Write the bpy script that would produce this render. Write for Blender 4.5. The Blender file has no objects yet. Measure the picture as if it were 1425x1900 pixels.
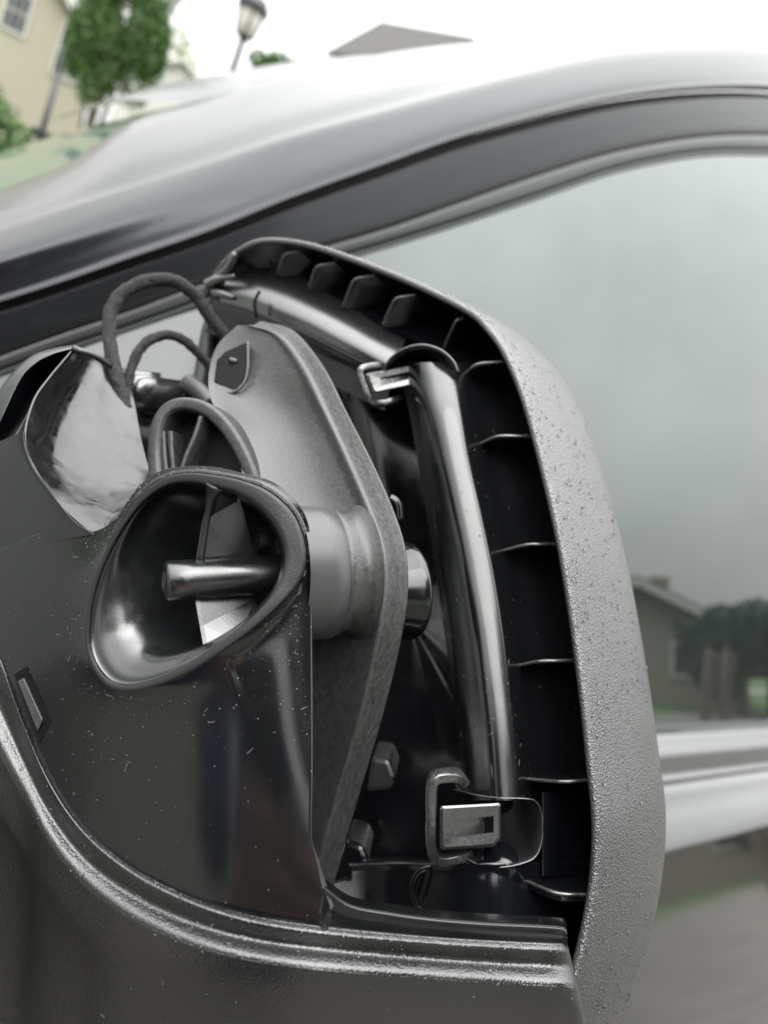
import bpy, bmesh, math, random
import numpy as np
from mathutils import Vector, Matrix, noise as mn
random.seed(7); rng = np.random.default_rng(7)
C = bpy.context.scene.collection
sc = bpy.context.scene

# ------------------------------------------------------------------ camera
F = 1372.0                       # focal length in units of the photograph's pixels (1425 x 1900)
CAM_H = 1.32
U = np.array([math.sin(math.radians(23)), math.cos(math.radians(23)), math.cos(math.radians(23))*300/F]); U /= np.linalg.norm(U)
L = np.array([1557.5, -361.0, -F]); L -= L.dot(U)*U; L /= np.linalg.norm(L)      # car axis, towards its tail
N = -np.cross(L, U)                                                               # into the car
Yf = np.array([0, 0, -1.]) + U*U[2]; Yf /= np.linalg.norm(Yf); X = np.cross(Yf, U)
M = np.array([X, Yf, U])
CAM = np.array([0, 0, CAM_H])
Lw, Nw, Zw = M@L, M@N, np.array([0, 0, 1.])
def ray(x, y): return M@np.array([(x-712.5)/F, (950-y)/F, -1.])
def P(x, y, d): return CAM + ray(x, y)*d
def Pg(g): return np.array([P(*p) for p in g])

cam = bpy.data.cameras.new('camera'); co = bpy.data.objects.new('camera', cam); C.objects.link(co)
mw = Matrix([list(M[i])+[CAM[i]] for i in range(3)]+[[0, 0, 0, 1]]); co.matrix_world = mw
cam.sensor_fit = 'VERTICAL'; cam.sensor_height = 36; cam.lens = 36*F/1900
cam.clip_start = .01; cam.clip_end = 3000
cam.dof.use_dof = True; cam.dof.focus_distance = .195; cam.dof.aperture_fstop = cam.lens/2.4
sc.camera = co

# ------------------------------------------------------------------ sky
SUN_EL, SUN_AZ = math.radians(54), math.radians(172)
w = bpy.data.worlds.new('World'); sc.world = w; w.use_nodes = True
nt = w.node_tree; nd = nt.nodes; lk = nt.links
for n in list(nd): nd.remove(n)
def nn(tree, t, **k):
    n = tree.nodes.new(t)
    for a, b in k.items(): setattr(n, a, b)
    return n
out = nn(nt, 'ShaderNodeOutputWorld'); bg = nn(nt, 'ShaderNodeBackground'); bg.inputs[1].default_value = .1
sky = nn(nt, 'ShaderNodeTexSky', sky_type='NISHITA', sun_disc=False, sun_elevation=SUN_EL, sun_rotation=SUN_AZ, air_density=1.5, dust_density=4)
hs = nn(nt, 'ShaderNodeHueSaturation'); hs.inputs['Saturation'].default_value = .2
tc = nn(nt, 'ShaderNodeTexCoord'); sp = nn(nt, 'ShaderNodeSeparateXYZ'); pw = nn(nt, 'ShaderNodeMath', operation='POWER'); pw.inputs[1].default_value = 2.6; pw.use_clamp = True
g1 = nn(nt, 'ShaderNodeMapRange'); g1.inputs[2].default_value = .3; g1.inputs[3].default_value = 8; g1.inputs[4].default_value = 17
g2 = nn(nt, 'ShaderNodeMath', operation='MULTIPLY_ADD'); g2.inputs[1].default_value = 68
grad = g2
nz = nn(nt, 'ShaderNodeTexNoise'); nz.inputs['Scale'].default_value = 3.6; nz.inputs['Detail'].default_value = 5; nz.inputs['Roughness'].default_value = .55
nr = nn(nt, 'ShaderNodeMapRange'); nr.inputs[1].default_value = .3; nr.inputs[2].default_value = .7; nr.inputs[3].default_value = .86; nr.inputs[4].default_value = 1.12
mu = nn(nt, 'ShaderNodeMath', operation='MULTIPLY')
cmb = nn(nt, 'ShaderNodeVectorMath', operation='SCALE'); cmb.inputs[0].default_value = (.985, 1.0, .985)
mix = nn(nt, 'ShaderNodeMix', data_type='RGBA'); mix.inputs[0].default_value = .94
lk.new(sky.outputs[0], hs.inputs['Color']); lk.new(tc.outputs['Generated'], sp.inputs[0]); lk.new(sp.outputs[2], pw.inputs[0]); lk.new(sp.outputs[2], g1.inputs[0]); lk.new(pw.outputs[0], g2.inputs[0]); lk.new(g1.outputs[0], g2.inputs[2])
lk.new(tc.outputs['Generated'], nz.inputs['Vector']); lk.new(nz.outputs[0], nr.inputs[0])
lk.new(grad.outputs[0], mu.inputs[0]); lk.new(nr.outputs[0], mu.inputs[1]); lk.new(mu.outputs[0], cmb.inputs['Scale'])
lk.new(hs.outputs[0], mix.inputs['A']); lk.new(cmb.outputs[0], mix.inputs['B']); lk.new(mix.outputs['Result'], bg.inputs[0]); lk.new(bg.outputs[0], out.inputs[0])
sl = bpy.data.lights.new('sun', 'SUN'); sl.energy = 1.5; sl.angle = math.radians(42); sl.color = (1, .97, .93)
so = bpy.data.objects.new('sun', sl); C.objects.link(so)
sd = Vector((math.sin(SUN_AZ)*math.cos(SUN_EL), math.cos(SUN_AZ)*math.cos(SUN_EL), math.sin(SUN_EL)))
so.rotation_euler = sd.to_track_quat('Z', 'Y').to_euler()
vs = sc.view_settings; vs.view_transform = 'Standard'; vs.look = 'None'; vs.exposure = 0.0; vs.gamma = 1; vs.use_curve_mapping = False

# ------------------------------------------------------------------ materials
def mat(name, col, rough=.5, metal=0, ior=1.5, noise=None, bump=None, coat=0, col2=None, nscale=5, nstretch=None, rvar=0, spec=.5, contrast=(.35, .65), ndetail=6):
    m = bpy.data.materials.new(name); m.use_nodes = True; t = m.node_tree; b = t.nodes['Principled BSDF']
    b.inputs['Base Color'].default_value = (*col, 1); b.inputs['Roughness'].default_value = rough
    b.inputs['Metallic'].default_value = metal; b.inputs['IOR'].default_value = ior; b.inputs['Specular IOR Level'].default_value = spec
    if coat: b.inputs['Coat Weight'].default_value = coat; b.inputs['Coat Roughness'].default_value = .04
    tc = nn(t, 'ShaderNodeTexCoord'); vec = tc.outputs['Object']
    if nstretch:
        mp = nn(t, 'ShaderNodeMapping'); mp.inputs['Scale'].default_value = nstretch; t.links.new(vec, mp.inputs[0]); v2 = mp.outputs[0]
    else: v2 = vec
    if col2 or rvar:
        n = nn(t, 'ShaderNodeTexNoise'); n.inputs['Scale'].default_value = nscale; n.inputs['Detail'].default_value = ndetail; n.inputs['Roughness'].default_value = .6
        t.links.new(v2, n.inputs['Vector'])
        r = nn(t, 'ShaderNodeMapRange'); r.inputs[1].default_value, r.inputs[2].default_value = contrast; t.links.new(n.outputs[0], r.inputs[0])
        if col2:
            mx = nn(t, 'ShaderNodeMix', data_type='RGBA'); mx.inputs['A'].default_value = (*col, 1); mx.inputs['B'].default_value = (*col2, 1)
            t.links.new(r.outputs[0], mx.inputs[0]); t.links.new(mx.outputs['Result'], b.inputs['Base Color'])
        if rvar:
            rr = nn(t, 'ShaderNodeMapRange'); rr.inputs[3].default_value = max(0, rough-rvar); rr.inputs[4].default_value = rough+rvar
            t.links.new(r.outputs[0], rr.inputs[0]); t.links.new(rr.outputs[0], b.inputs['Roughness'])
    if bump:
        prev = None
        for kind, scale, dist, det in bump:
            if kind == 'n':
                n = nn(t, 'ShaderNodeTexNoise'); n.inputs['Scale'].default_value = scale; n.inputs['Detail'].default_value = det; o = n.outputs[0]
            else:
                n = nn(t, 'ShaderNodeTexVoronoi', feature='SMOOTH_F1'); n.inputs['Scale'].default_value = scale; n.inputs['Smoothness'].default_value = .6; o = n.outputs[0]
            t.links.new(vec, n.inputs['Vector'])
            bp = nn(t, 'ShaderNodeBump'); bp.inputs['Strength'].default_value = 1; bp.inputs['Distance'].default_value = dist
            t.links.new(o, bp.inputs['Height'])
            if prev: t.links.new(prev.outputs[0], bp.inputs['Normal'])
            prev = bp
        t.links.new(prev.outputs[0], b.inputs['Normal'])
    return m
m_gloss = mat('glossy black plastic', (.005, .0055, .006), .15, ior=1.6, rvar=.05, nscale=60, bump=[('n', 2500, .000004, 2)])
m_satin = mat('satin black plastic', (.016, .0165, .018), .34, ior=1.65, rvar=.06, nscale=90, bump=[('n', 3000, .00001, 2)])
m_inner = mat('smooth black inner plastic', (.004, .0045, .006), .16, ior=1.6, rvar=.05, nscale=80, bump=[('n', 1800, .000006, 2)])  # slight blue tint stands for veiling glare over the dark interior
m_tube = mat('polished black channel plastic', (.005, .0055, .0065), .2, ior=1.75, rvar=.04, nscale=100, bump=[('n', 60, .00012, 2)])
m_grain = mat('grained black plastic', (.034, .034, .034), .32, ior=1.9, bump=[('v', 1900, .00022, 0), ('n', 1400, .00016, 3)], col2=(.022, .022, .022), nscale=40)
m_shell = mat('grained black shell plastic', (.006, .006, .0058), .23, ior=1.85, bump=[('v', 2100, .00008, 0), ('n', 1700, .00007, 3)], rvar=.06, nscale=50)
m_cast = mat('mottled grey fibre plastic', (.026, .026, .0256), .42, ior=1.6, col2=(.050, .050, .049), nscale=620, nstretch=(1, 1, .8), rvar=.1, bump=[('n', 900, .00012, 4)], contrast=(.34, .74))
m_cyl = mat('smooth grey plastic sleeve', (.05, .05, .052), .34, ior=1.5, bump=[('n', 2500, .00001, 2)])
m_clip = mat('worn satin clip plastic', (.03, .0295, .029), .25, ior=2.2, rvar=.12, nscale=260, bump=[('n', 700, .00008, 3)])
m_tape = mat('black fabric tape', (.008, .008, .008), .9, bump=[('n', 900, .0006, 4)], col2=(.028, .027, .027), nscale=700)
m_paint = mat('grey metallic paint', (.022, .023, .026), .25, metal=.6, coat=.15, spec=.3, rvar=.02, nscale=900)
m_paintd = mat('glossy grey door paint', (.10, .10, .105), .07, metal=.85, coat=1)
m_rubber = mat('black rubber seal', (.018, .02, .024), .5)
m_trim = mat('dark satin window trim', (.045, .047, .052), .3)
m_glass = mat('tinted window glass', (.02, .024, .024), .02, ior=2.5)
m_glass.node_tree.nodes['Principled BSDF'].inputs['Specular Tint'].default_value = (.93, 1, .99, 1)
m_wind = mat('windscreen glass with green sheen', (.05, .13, .09), .03, ior=1.6)  # base colour made green for the reflection along the glass
m_sail = mat('grey sail plastic', (.05, .052, .056), .3)
m_chrome = mat('satin silver molding', (.25, .25, .255), .3, metal=.9)
m_rib = mat('rib plastic', (.004, .0045, .006), .22, ior=1.6)
m_dark = mat('cavity shade black', (.003, .003, .004), .6, spec=.2)  # near-black stands for the shade inside openings

# ------------------------------------------------------------------ mesh helpers
def cr(pts, n, closed=False):
    """Catmull-Rom resample of an array (k, ...) to n points"""
    p = np.asarray(pts, float); k = len(p)
    if closed: q = np.concatenate([p[-1:], p, p[:2]]); segs = k
    else: q = np.concatenate([2*p[:1]-p[1:2], p, 2*p[-1:]-p[-2:-1]]); segs = k-1
    ts = np.linspace(0, segs, n, endpoint=not closed); o = []
    for t in ts:
        i = min(int(t), segs-1); f = t-i
        a, b, c, d = q[i], q[i+1], q[i+2], q[i+3]
        o.append(.5*((2*b)+(c-a)*f+(2*a-5*b+4*c-d)*f*f+(3*b-a-3*c+d)*f**3))
    return np.array(o)
def crs(pts, n, closed=False, key=3):
    """arc-length even resample (first `key` coords give the length)"""
    a = cr(pts, n*8, closed)
    if closed: a = np.concatenate([a, a[:1]])
    s = np.r_[0, np.cumsum(np.linalg.norm(np.diff(a[:, :key], axis=0), axis=1))]
    t = np.linspace(0, s[-1], n+1)[:-1] if closed else np.linspace(0, s[-1], n)
    return np.stack([np.interp(t, s, a[:, j]) for j in range(a.shape[1])], 1)
ROOT = {}
def mesh_obj(name, verts, faces, m, parent=None, smooth=True, kind=None, label=None):
    verts = np.asarray(verts, float)
    off = np.array(ROOT.get(parent.name, (0, 0, 0)) if parent else (0, 0, 0), float)
    me = bpy.data.meshes.new(name); me.from_pydata((verts-off).tolist(), [], [tuple(int(i) for i in f) for f in faces]); me.update()
    if isinstance(m, (list, tuple)):
        for q in m: me.materials.append(q)
    else: me.materials.append(m)
    if smooth: me.polygons.foreach_set('use_smooth', [True]*len(me.polygons))
    o = bpy.data.objects.new(name, me); C.objects.link(o)
    if parent: o.parent = parent; ROOT[o.name] = tuple(off)
    if kind: o['kind'] = kind
    if label: o['label'] = label
    return o
def thing(name, label, cat, loc=(0, 0, 0), group=None):
    o = bpy.data.objects.new(name, None); C.objects.link(o); o.location = tuple(loc); o['label'] = label; o['category'] = cat
    o.empty_display_size = .1
    if group: o['group'] = group
    ROOT[o.name] = tuple(loc); return o
def recalc(o):
    bm = bmesh.new(); bm.from_mesh(o.data); bmesh.ops.recalc_face_normals(bm, faces=bm.faces); bm.to_mesh(o.data); bm.free()
def solid(o, t, offset=0):
    s = o.modifiers.new('thickness', 'SOLIDIFY'); s.thickness = t; s.offset = offset; return o
def bevel(o, wd, seg=2):
    b = o.modifiers.new('bevel', 'BEVEL'); b.width = wd; b.segments = seg; b.limit_method = 'ANGLE'; b.angle_limit = math.radians(35)
    return o
def grid_faces(nu, nv, cu=False, cv=False):
    f = []
    for i in range(nu if cu else nu-1):
        for j in range(nv if cv else nv-1):
            a, b = i, (i+1) % nu; c, d = j, (j+1) % nv
            f.append((a*nv+c, b*nv+c, b*nv+d, a*nv+d))
    return f
def face_cam(verts, faces):
    """flip so that the grid faces the camera"""
    v = np.asarray(verts); f = faces[len(faces)//2]; a, b, c = v[f[0]], v[f[1]], v[f[2]]
    return [tuple(reversed(q)) for q in faces] if np.dot(np.cross(b-a, c-a), CAM-a) < 0 else faces
def patch(name, g, nu, nv, m, parent, thick=None, pix=True, kind=None):
    """spline surface through control grid g[i][j]=(x,y,depth)"""
    a = np.array([Pg(r) for r in g]) if pix else np.asarray(g, float)
    a = cr(a, nu); a = cr(a.transpose(1, 0, 2), nv).transpose(1, 0, 2)
    v = a.reshape(-1, 3); f = face_cam(v, grid_faces(nu, nv)); o = mesh_obj(name, v, f, m, parent, kind=kind)
    if thick: solid(o, thick, -1)
    SURF[o.name] = a
    return o
SURF = {}
def frames(p, closed=False):
    n = len(p); T = np.roll(p, -1, 0)-np.roll(p, 1, 0)
    if not closed: T[0] = p[1]-p[0]; T[-1] = p[-1]-p[-2]
    T /= np.linalg.norm(T, axis=1)[:, None]
    a = np.cross(T[0], [0, 0, 1.]);
    if np.linalg.norm(a) < .1: a = np.cross(T[0], [1., 0, 0])
    a /= np.linalg.norm(a); A = [a]
    for i in range(1, n):
        a = A[-1]-T[i]*A[-1].dot(T[i]); a /= np.linalg.norm(a); A.append(a)
    A = np.array(A); return T, A, np.cross(T, A)
def tube_vf(p, r, seg=16, caps=True, closed=False):
    p = np.asarray(p, float); r = np.broadcast_to(np.asarray(r, float), (len(p),)); T, A, B = frames(p, closed)
    th = np.linspace(0, 2*math.pi, seg, endpoint=False)
    v = p[:, None]+r[:, None, None]*(A[:, None]*np.cos(th)[None, :, None]+B[:, None]*np.sin(th)[None, :, None])
    n = len(p); v = v.reshape(-1, 3); f = grid_faces(n, seg, closed, True)
    f = [tuple(reversed(q)) for q in f]
    if caps and not closed: f += [tuple(range(seg)), tuple(range((n-1)*seg, n*seg))[::-1]]
    return v, f
def tube(name, pts, r, m, parent, seg=16, n=40, pix=True, caps=True, closed=False):
    a = Pg(pts) if pix else np.asarray(pts, float); a = cr(a, n, closed)
    if np.ndim(r): r = cr(np.asarray(r, float)[:, None], n, closed)[:, 0]
    v, f = tube_vf(a, r, seg, caps, closed); o = mesh_obj(name, v, f, m, parent); recalc(o); return o
def join_vf(parts):
    V, Fa, o = [], [], 0
    for v, f in parts: V.append(np.asarray(v)); Fa += [tuple(i+o for i in q) for q in f]; o += len(v)
    return np.concatenate(V), Fa
def prism(name, outline, ext, m, parent, bev=.0004, pix=True, smooth=False, n=None, label=None):
    """closed outline of (x,y,d) points pushed along vector ext"""
    a = Pg(outline) if pix else np.asarray(outline, float)
    if n: a = crs(a, n, True)
    k = len(a); v = np.concatenate([a, a+ext]); f = [tuple(range(k)), tuple(range(2*k-1, k-1, -1))]
    f += [(i, i+k, (i+1) % k+k, (i+1) % k) for i in range(k)]
    o = mesh_obj(name, v, f, m, parent, smooth=smooth, label=label); recalc(o)
    if bev: bevel(o, bev)
    return o
def frustum_box(name, o0, ax, ay, az, m, parent, bev=.0005, label=None):
    v = [o0+ax*i+ay*j+az*k for k in (0, 1) for j in (0, 1) for i in (0, 1)]
    f = [(0, 1, 3, 2), (4, 6, 7, 5), (0, 4, 5, 1), (2, 3, 7, 6), (0, 2, 6, 4), (1, 5, 7, 3)]
    o = mesh_obj(name, v, f, m, parent, smooth=False, label=label); recalc(o)
    if bev: bevel(o, bev)
    return o
def box_vf(c, s, rz=0):
    x, y, z = s; ca, sa = math.cos(rz), math.sin(rz)
    v = [(c[0]+ca*i*x/2-sa*j*y/2, c[1]+sa*i*x/2+ca*j*y/2, c[2]+k*z/2) for k in (-1, 1) for j in (-1, 1) for i in (-1, 1)]
    return np.array(v), [(0, 2, 3, 1), (4, 5, 7, 6), (0, 1, 5, 4), (2, 6, 7, 3), (0, 4, 6, 2), (1, 3, 7, 5)]
def camv(x, y, z): return M@np.array([x, -y, -z])      # vector given as right / down / away
def lathe(name, q0, axis, prof, m, parent, seg=64, caps=False):
    """profile of (t, r) about the axis"""
    ax = np.asarray(axis, float)/np.linalg.norm(axis); a = np.cross(ax, [0, 0, 1.]); a /= np.linalg.norm(a); b = np.cross(ax, a)
    th = np.linspace(0, 2*math.pi, seg, endpoint=False)
    v = np.array([[q0+ax*t+r*(a*math.cos(h)+b*math.sin(h)) for h in th] for t, r in prof]).reshape(-1, 3)
    f = grid_faces(len(prof), seg, False, True)
    if caps: f += [tuple(range(seg)), tuple(range((len(prof)-1)*seg, len(prof)*seg))]
    o = mesh_obj(name, v, f, m, parent); recalc(o); return o

# ------------------------------------------------------------------ the car
BELT_N = .40
car_loc = CAM+Nw*(BELT_N+.8)+Lw*1.2; car_loc[2] = 0
car = thing('parked_car', 'grey metallic car seen at its door mirror, the mirror opened with its cover off', 'car', car_loc)

def solve_tilt(x, y):
    lo, hi = 0., 45.
    for _ in range(40):
        t = (lo+hi)/2; n = -Nw*math.cos(math.radians(t))+Zw*math.sin(math.radians(t)); d = ray(x, y); r = d-2*d.dot(n)*n
        if r[2] < 0: lo = t
        else: hi = t
    return math.radians((lo+hi)/2)
TG, TP = solve_tilt(1300, 1250), solve_tilt(1300, 1588)
def plane_hit(x, y, p0, n): d = ray(x, y); return CAM+d*((p0-CAM).dot(n)/d.dot(n))
nG = -Nw*math.cos(TG)+Zw*math.sin(TG)
nP = -Nw*math.cos(TP)+Zw*math.sin(TP)
d0 = ray(1300, 1345); belt = CAM+d0*(BELT_N/d0.dot(Nw))                 # a point on the belt line
def G(x, y, off=0.): return plane_hit(x, y, belt+nG*off, nG)
def Pn(x, y, off=0.): return plane_hit(x, y, belt+nP*off, nP)
def reflect_at(x, y, n, p):
    d = ray(x, y); r = d-2*d.dot(n)*n; return p, r/np.linalg.norm(r)
def env_pt(x, y, D, which='g'):
    """place seen in the window (g) or door panel (p) at pixel x, y, D metres out"""
    p, r = reflect_at(x, y, nG, G(x, y)) if which == 'g' else reflect_at(x, y, nP, Pn(x, y))
    h = math.hypot(r[0], r[1]); return p+r*(D/h)
def strip(name, rows, m, parent=car, n=60, thick=.003, nu=None):
    """rows: list of point lists (world) of equal length"""
    a = np.array([cr(np.array(r), n) for r in rows])
    if nu: a = cr(a, nu)
    v = a.reshape(-1, 3); f = face_cam(v, grid_faces(len(a), n)); o = mesh_obj(name, v, f, m, parent)
    if thick: solid(o, thick, -1).modifiers['thickness'].use_rim = False
    return o
GAP = [(-220, 625), (0, 560), (125, 520), (245, 478), (386, 430), (540, 368), (712, 306), (850, 257), (1000, 215), (1150, 180), (1300, 163), (1425, 162), (1560, 175)]
LINEB = [(-220, 735), (0, 655), (125, 610), (245, 570), (386, 518), (540, 470), (712, 420), (850, 372), (1000, 320), (1150, 275), (1300, 249), (1425, 245), (1560, 252)]
SEAL = [(-220, 770), (0, 690), (125, 645), (245, 605), (386, 555), (540, 505), (712, 455), (850, 412), (1000, 362), (1150, 312), (1300, 284), (1425, 282), (1560, 290)]
C1 = [(-220, 500), (0, 432), (125, 390), (245, 350), (386, 305), (540, 255), (712, 208), (850, 170), (1000, 133), (1150, 104), (1300, 94), (1425, 95), (1560, 104)]
C0 = [(-220, 430), (0, 352), (125, 302), (245, 225), (386, 180), (540, 135), (712, 100), (850, 82), (1000, 74), (1150, 75), (1300, 78), (1425, 82), (1560, 90)]
sh = lambda c, dy: [(x, y+dy) for x, y in c]
gp = [G(x, y, .004) for x, y in GAP]
# greenhouse side: frame of the door
strip('door_frame', [[G(x, y, -.006) for x, y in sh(GAP, 15)], [G(x, y, .002) for x, y in sh(GAP, 20)], [G(x, y, .003) for x, y in sh(GAP, 27)],
      [(G(*a, .003)+G(*b, .003))/2+nG*.0005 for a, b in zip(sh(GAP, 27), LINEB)], [G(x, y, .003) for x, y in LINEB], [G(x, y, -.002) for x, y in sh(LINEB, 4)]], m_paint, nu=24)
strip('window_molding', [[G(x, y, -.003) for x, y in sh(LINEB, 3)], [G(x, y, .002) for x, y in sh(LINEB, 8)], [G(x, y, .0015) for x, y in sh(SEAL, -10)], [G(x, y, -.002) for x, y in sh(SEAL, -4)]], m_trim, nu=14)
strip('window_seal', [[G(x, y, -.003) for x, y in sh(SEAL, -6)], [G(x, y, .001) for x, y in SEAL], [G(x, y, .001) for x, y in sh(SEAL, 6)], [G(x, y, -.003) for x, y in sh(SEAL, 12)]], m_rubber, nu=10)
strip('door_gap_seal', [[p-nG*.02 for p in gp], [G(x, y, -.014) for x, y in sh(GAP, 22)]], m_rubber)
# pillar and roof rail: rounds over from the side to the top
def dep(p): return float((M.T@(p-CAM))[2]*-1)
D1 = [dep(p)+.020 for p in gp]; D0 = [dep(p)+.20 for p in gp]
ff = lambda x: min(1, max(-.3, (x-60)/500))
rail = [[p-nG*.016 for p in gp], gp, [P(x, y, dep(p)+.0005) for (x, y), p in zip(sh(GAP, -10), gp)],
        [P((a[0]*2+b[0])/3, (a[1]*2+b[1])/3, dep(p)+.0032*ff(a[0])) for a, b, p in zip(GAP, C1, gp)], [P((a[0]+b[0]*2)/3, (a[1]+b[1]*2)/3, dep(p)+.0105*ff(a[0])) for a, b, p in zip(GAP, C1, gp)],
        [P(x, y, d) for (x, y), d in zip(C1, D1)], [P(x, y, d+.012) for (x, y), d in zip(sh(C1, -11), D1)], [P((a[0]+b[0])/2, (a[1]+b[1])/2-3, (d+e)/2-.035) for a, b, d, e in zip(C1, C0, D1, D0)],
        [P(x, y, d) for (x, y), d in zip(C0, D0)], [P(x, y+14, d+.30) for (x, y), d in zip(C0, D0)]]
strip('roof_rail', rail, m_paint, n=90, nu=40, thick=None)
roofc = [P(x, y+16, d+.32) for (x, y), d in zip(C0[4:], D0[4:])]
strip('roof_panel', [roofc, [p+Nw*.5+Zw*.012 for p in roofc], [p+Nw*.95-Zw*.03 for p in roofc]], m_paint, nu=12, thick=None)
# windscreen, falling away to the front left
wtop = [P(x, y, d) for x, y, d in [(-230, 360, .95), (-100, 318, 1.05), (0, 283, 1.15), (100, 253, 1.3), (190, 228, 1.5), (280, 206, 1.7), (400, 182, 2.0)]]
wbot = [P(x, y+4, D0[0]+.02+.0003*max(0, x)) for x, y in [(-220, 446), (-100, 415), (0, 368), (125, 312), (200, 275), (270, 235), (390, 195)]]
strip('windscreen', [wbot, [(a+b)/2+Zw*.006 for a, b in zip(wbot, wtop)], wtop], m_wind, nu=14, thick=.004)
# window glass
gl = [[G(x, y) for x, y in sh(SEAL, 4)]]
bl = [(-220, 1500), (0, 1470), (125, 1450), (245, 1440), (386, 1430), (540, 1415), (712, 1400), (850, 1390), (1000, 1375), (1150, 1366), (1300, 1352), (1425, 1334), (1560, 1318)]
strip('window_glass', [[G(x, y) for x, y in sh(SEAL, 4)], [G(x, y) for x, y in bl]], m_glass, nu=8, thick=.004)
# belt: seal, molding, shoulder, panel (offsets outward from the belt line, world directions)
bel0, bel1 = G(-500, 1560), G(1900, 1262)
def beltline(dn, dz, n=12):
    o = []
    for i in range(n):
        t = -1.0+i*3.6/(n-1); o.append(belt+Lw*t-Nw*dn+Zw*dz)
    return o
BZ = {}
def belt_at(x, y):
    """out/down offset of the pixel on a line parallel to the belt through plane n"""
    return None
def para(y1300, dn):   # vertical plane dn outside of the belt, at pixel (1300,y)
    d = ray(1300, y1300); t = (BELT_N-dn)/d.dot(Nw); return (CAM+d*t)[2]-belt[2]
prof = [(-.004, 1338), (.004, 1344), (.006, 1352), (.008, 1354)]
strip('belt_seal', [beltline(dn, para(y, dn)) for dn, y in prof], m_rubber, thick=None)
prof = [(.006, 1355), (.016, 1360), (.026, 1378), (.036, 1398), (.038, 1412), (.040, 1428), (.046, 1440)]
strip('belt_molding', [beltline(dn, para(y, dn)) for dn, y in prof], m_chrome, thick=.002, nu=30)
prof = [(.044, 1441), (.050, 1448), (.060, 1462), (.072, 1485), (.094, 1525), (.108, 1558), (.115, 1580)]
strip('door_shoulder', [beltline(dn, para(y, dn)) for dn, y in prof], m_paintd, thick=None, nu=24)
e = np.array([.115, para(1580, .115)])
down = np.array([math.sin(TP), -math.cos(TP)])
pr = [e, e+down*.004, e+down*.02, e+down*.10, e+down*.2, e+down*.26, e+down*.30+[0, -.02], e+down*.30+[-.03, -.25], e+down*.30+[-.12, -.42]]
strip('door_panel', [beltline(a, b) for a, b in pr], m_paintd, thick=None)
# sail panel behind the wiring
sail = [[G(x, y, .012) for x, y in sh([(-200, 760), (0, 694), (125, 650), (245, 608), (340, 576), (395, 560)], 6)],
        [G(x, y, .055) for x, y in [(-200, 900), (0, 850), (125, 830), (245, 812), (330, 790), (372, 750)]]]
strip('mirror_sail_panel', sail, m_sail, nu=8, n=30, thick=.004)
tube('sail_edge', [tuple(q) for q in [(420, 560, .35), (392, 600, .345), (375, 690, .34), (362, 760, .335)]], .0035, m_rubber, car, n=20)
# body below / cabin mass, so that the car stands on the ground
bodyv, bodyf = [], []
prof3 = [(-.02, belt[2]-.06), (-.06, .35), (.1, .28), (1.4, .28), (1.66, .35), (1.62, belt[2]-.06)]
rowsb = []
for t in np.linspace(-1.9, 2.6, 10):
    rowsb.append([np.array([CAM[0], CAM[1], 0])+Nw*(BELT_N+a+.01)+Lw*(t+.3)+Zw*b for a, b in prof3])
rb = np.array(rowsb).reshape(-1, 3); fb = grid_faces(10, 6, False, True)+[tuple(range(6)), tuple(range(54, 60))]
o = mesh_obj('lower_body', rb, fb, m_paintd, car, smooth=False); recalc(o)
def wheel(t):
    q = np.array([CAM[0], CAM[1], .33])+Nw*(BELT_N-.03)+Lw*t
    wh = lathe('wheel', q, Nw, [(.05, .12), (.0, .2), (-.005, .24), (.0, .31), (.03, .33), (.17, .33), (.2, .3)], m_rubber, car, 48)
    lathe('rim', q, Nw, [(.03, .0), (.02, .05), (.035, .15), (.015, .22), (.0, .235)], m_chrome, wh, 40)
wheel(-1.15); wheel(1.75)

# ------------------------------------------------------------------ door mirror: open housing
E_EXT = camv(.035, .012, .045)
edge = [(392, 545, .334), (392, 515, .328), (412, 485, .32), (438, 462, .312), (485, 442, .304), (560, 447, .296), (650, 475, .287), (760, 518, .276), (865, 570, .264), (905, 605, .259), (940, 655, .253), (975, 740, .246), (1008, 860, .238), (1040, 1000, .229), (1065, 1150, .221),
        (1085, 1300, .213), (1098, 1420, .207), (1108, 1520, .2025), (1106, 1610, .199), (1092, 1710, .195), (1068, 1810, .191), (1040, 1900, .188), (990, 2010, .184)]
ew = crs(Pg(edge), 150); T_ = frames(ew)[0]
mE = np.cross(T_, E_EXT/np.linalg.norm(E_EXT)); mE /= np.linalg.norm(mE, axis=1)[:, None]
ctr = P(700, 1100, .24)
if np.mean(np.einsum('ij,ij->i', mE, ew-ctr)) < 0: mE = -mE
sec = [(.10, -.0022), (.04, -.0021), (.004, -.0018), (.0, -.0012), (-.002, -.0004), (0.004, .0002), (.03, .0007), (.12, .0020), (.3, .0035), (.5, .0044), (.7, .0045), (.86, .0032), (.95, .0010), (1.0, -.003), (1.0, -.010), (.96, -.012)]
v = np.array([[p+E_EXT*a+m_*b for a, b in sec] for p, m_ in zip(ew, mE)])
bez = mesh_obj('mirror_bezel', v.reshape(-1, 3), grid_faces(len(ew), len(sec)), m_grain, car); recalc(bez)
SURF['bezel'] = v[:, 5:14]
# inner wall, smooth black
sec = [(.02, -.0023), (.2, -.0026), (.6, -.003), (.9, -.0034), (.98, -.0045), (1.02, -.008), (1.04, -.014)]
v = np.array([[p+E_EXT*a+m_*b for a, b in sec] for p, m_ in zip(ew, mE)])
o = mesh_obj('inner_wall', v.reshape(-1, 3), face_cam(v.reshape(-1, 3), grid_faces(len(ew), len(sec))), m_inner, car)
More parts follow.
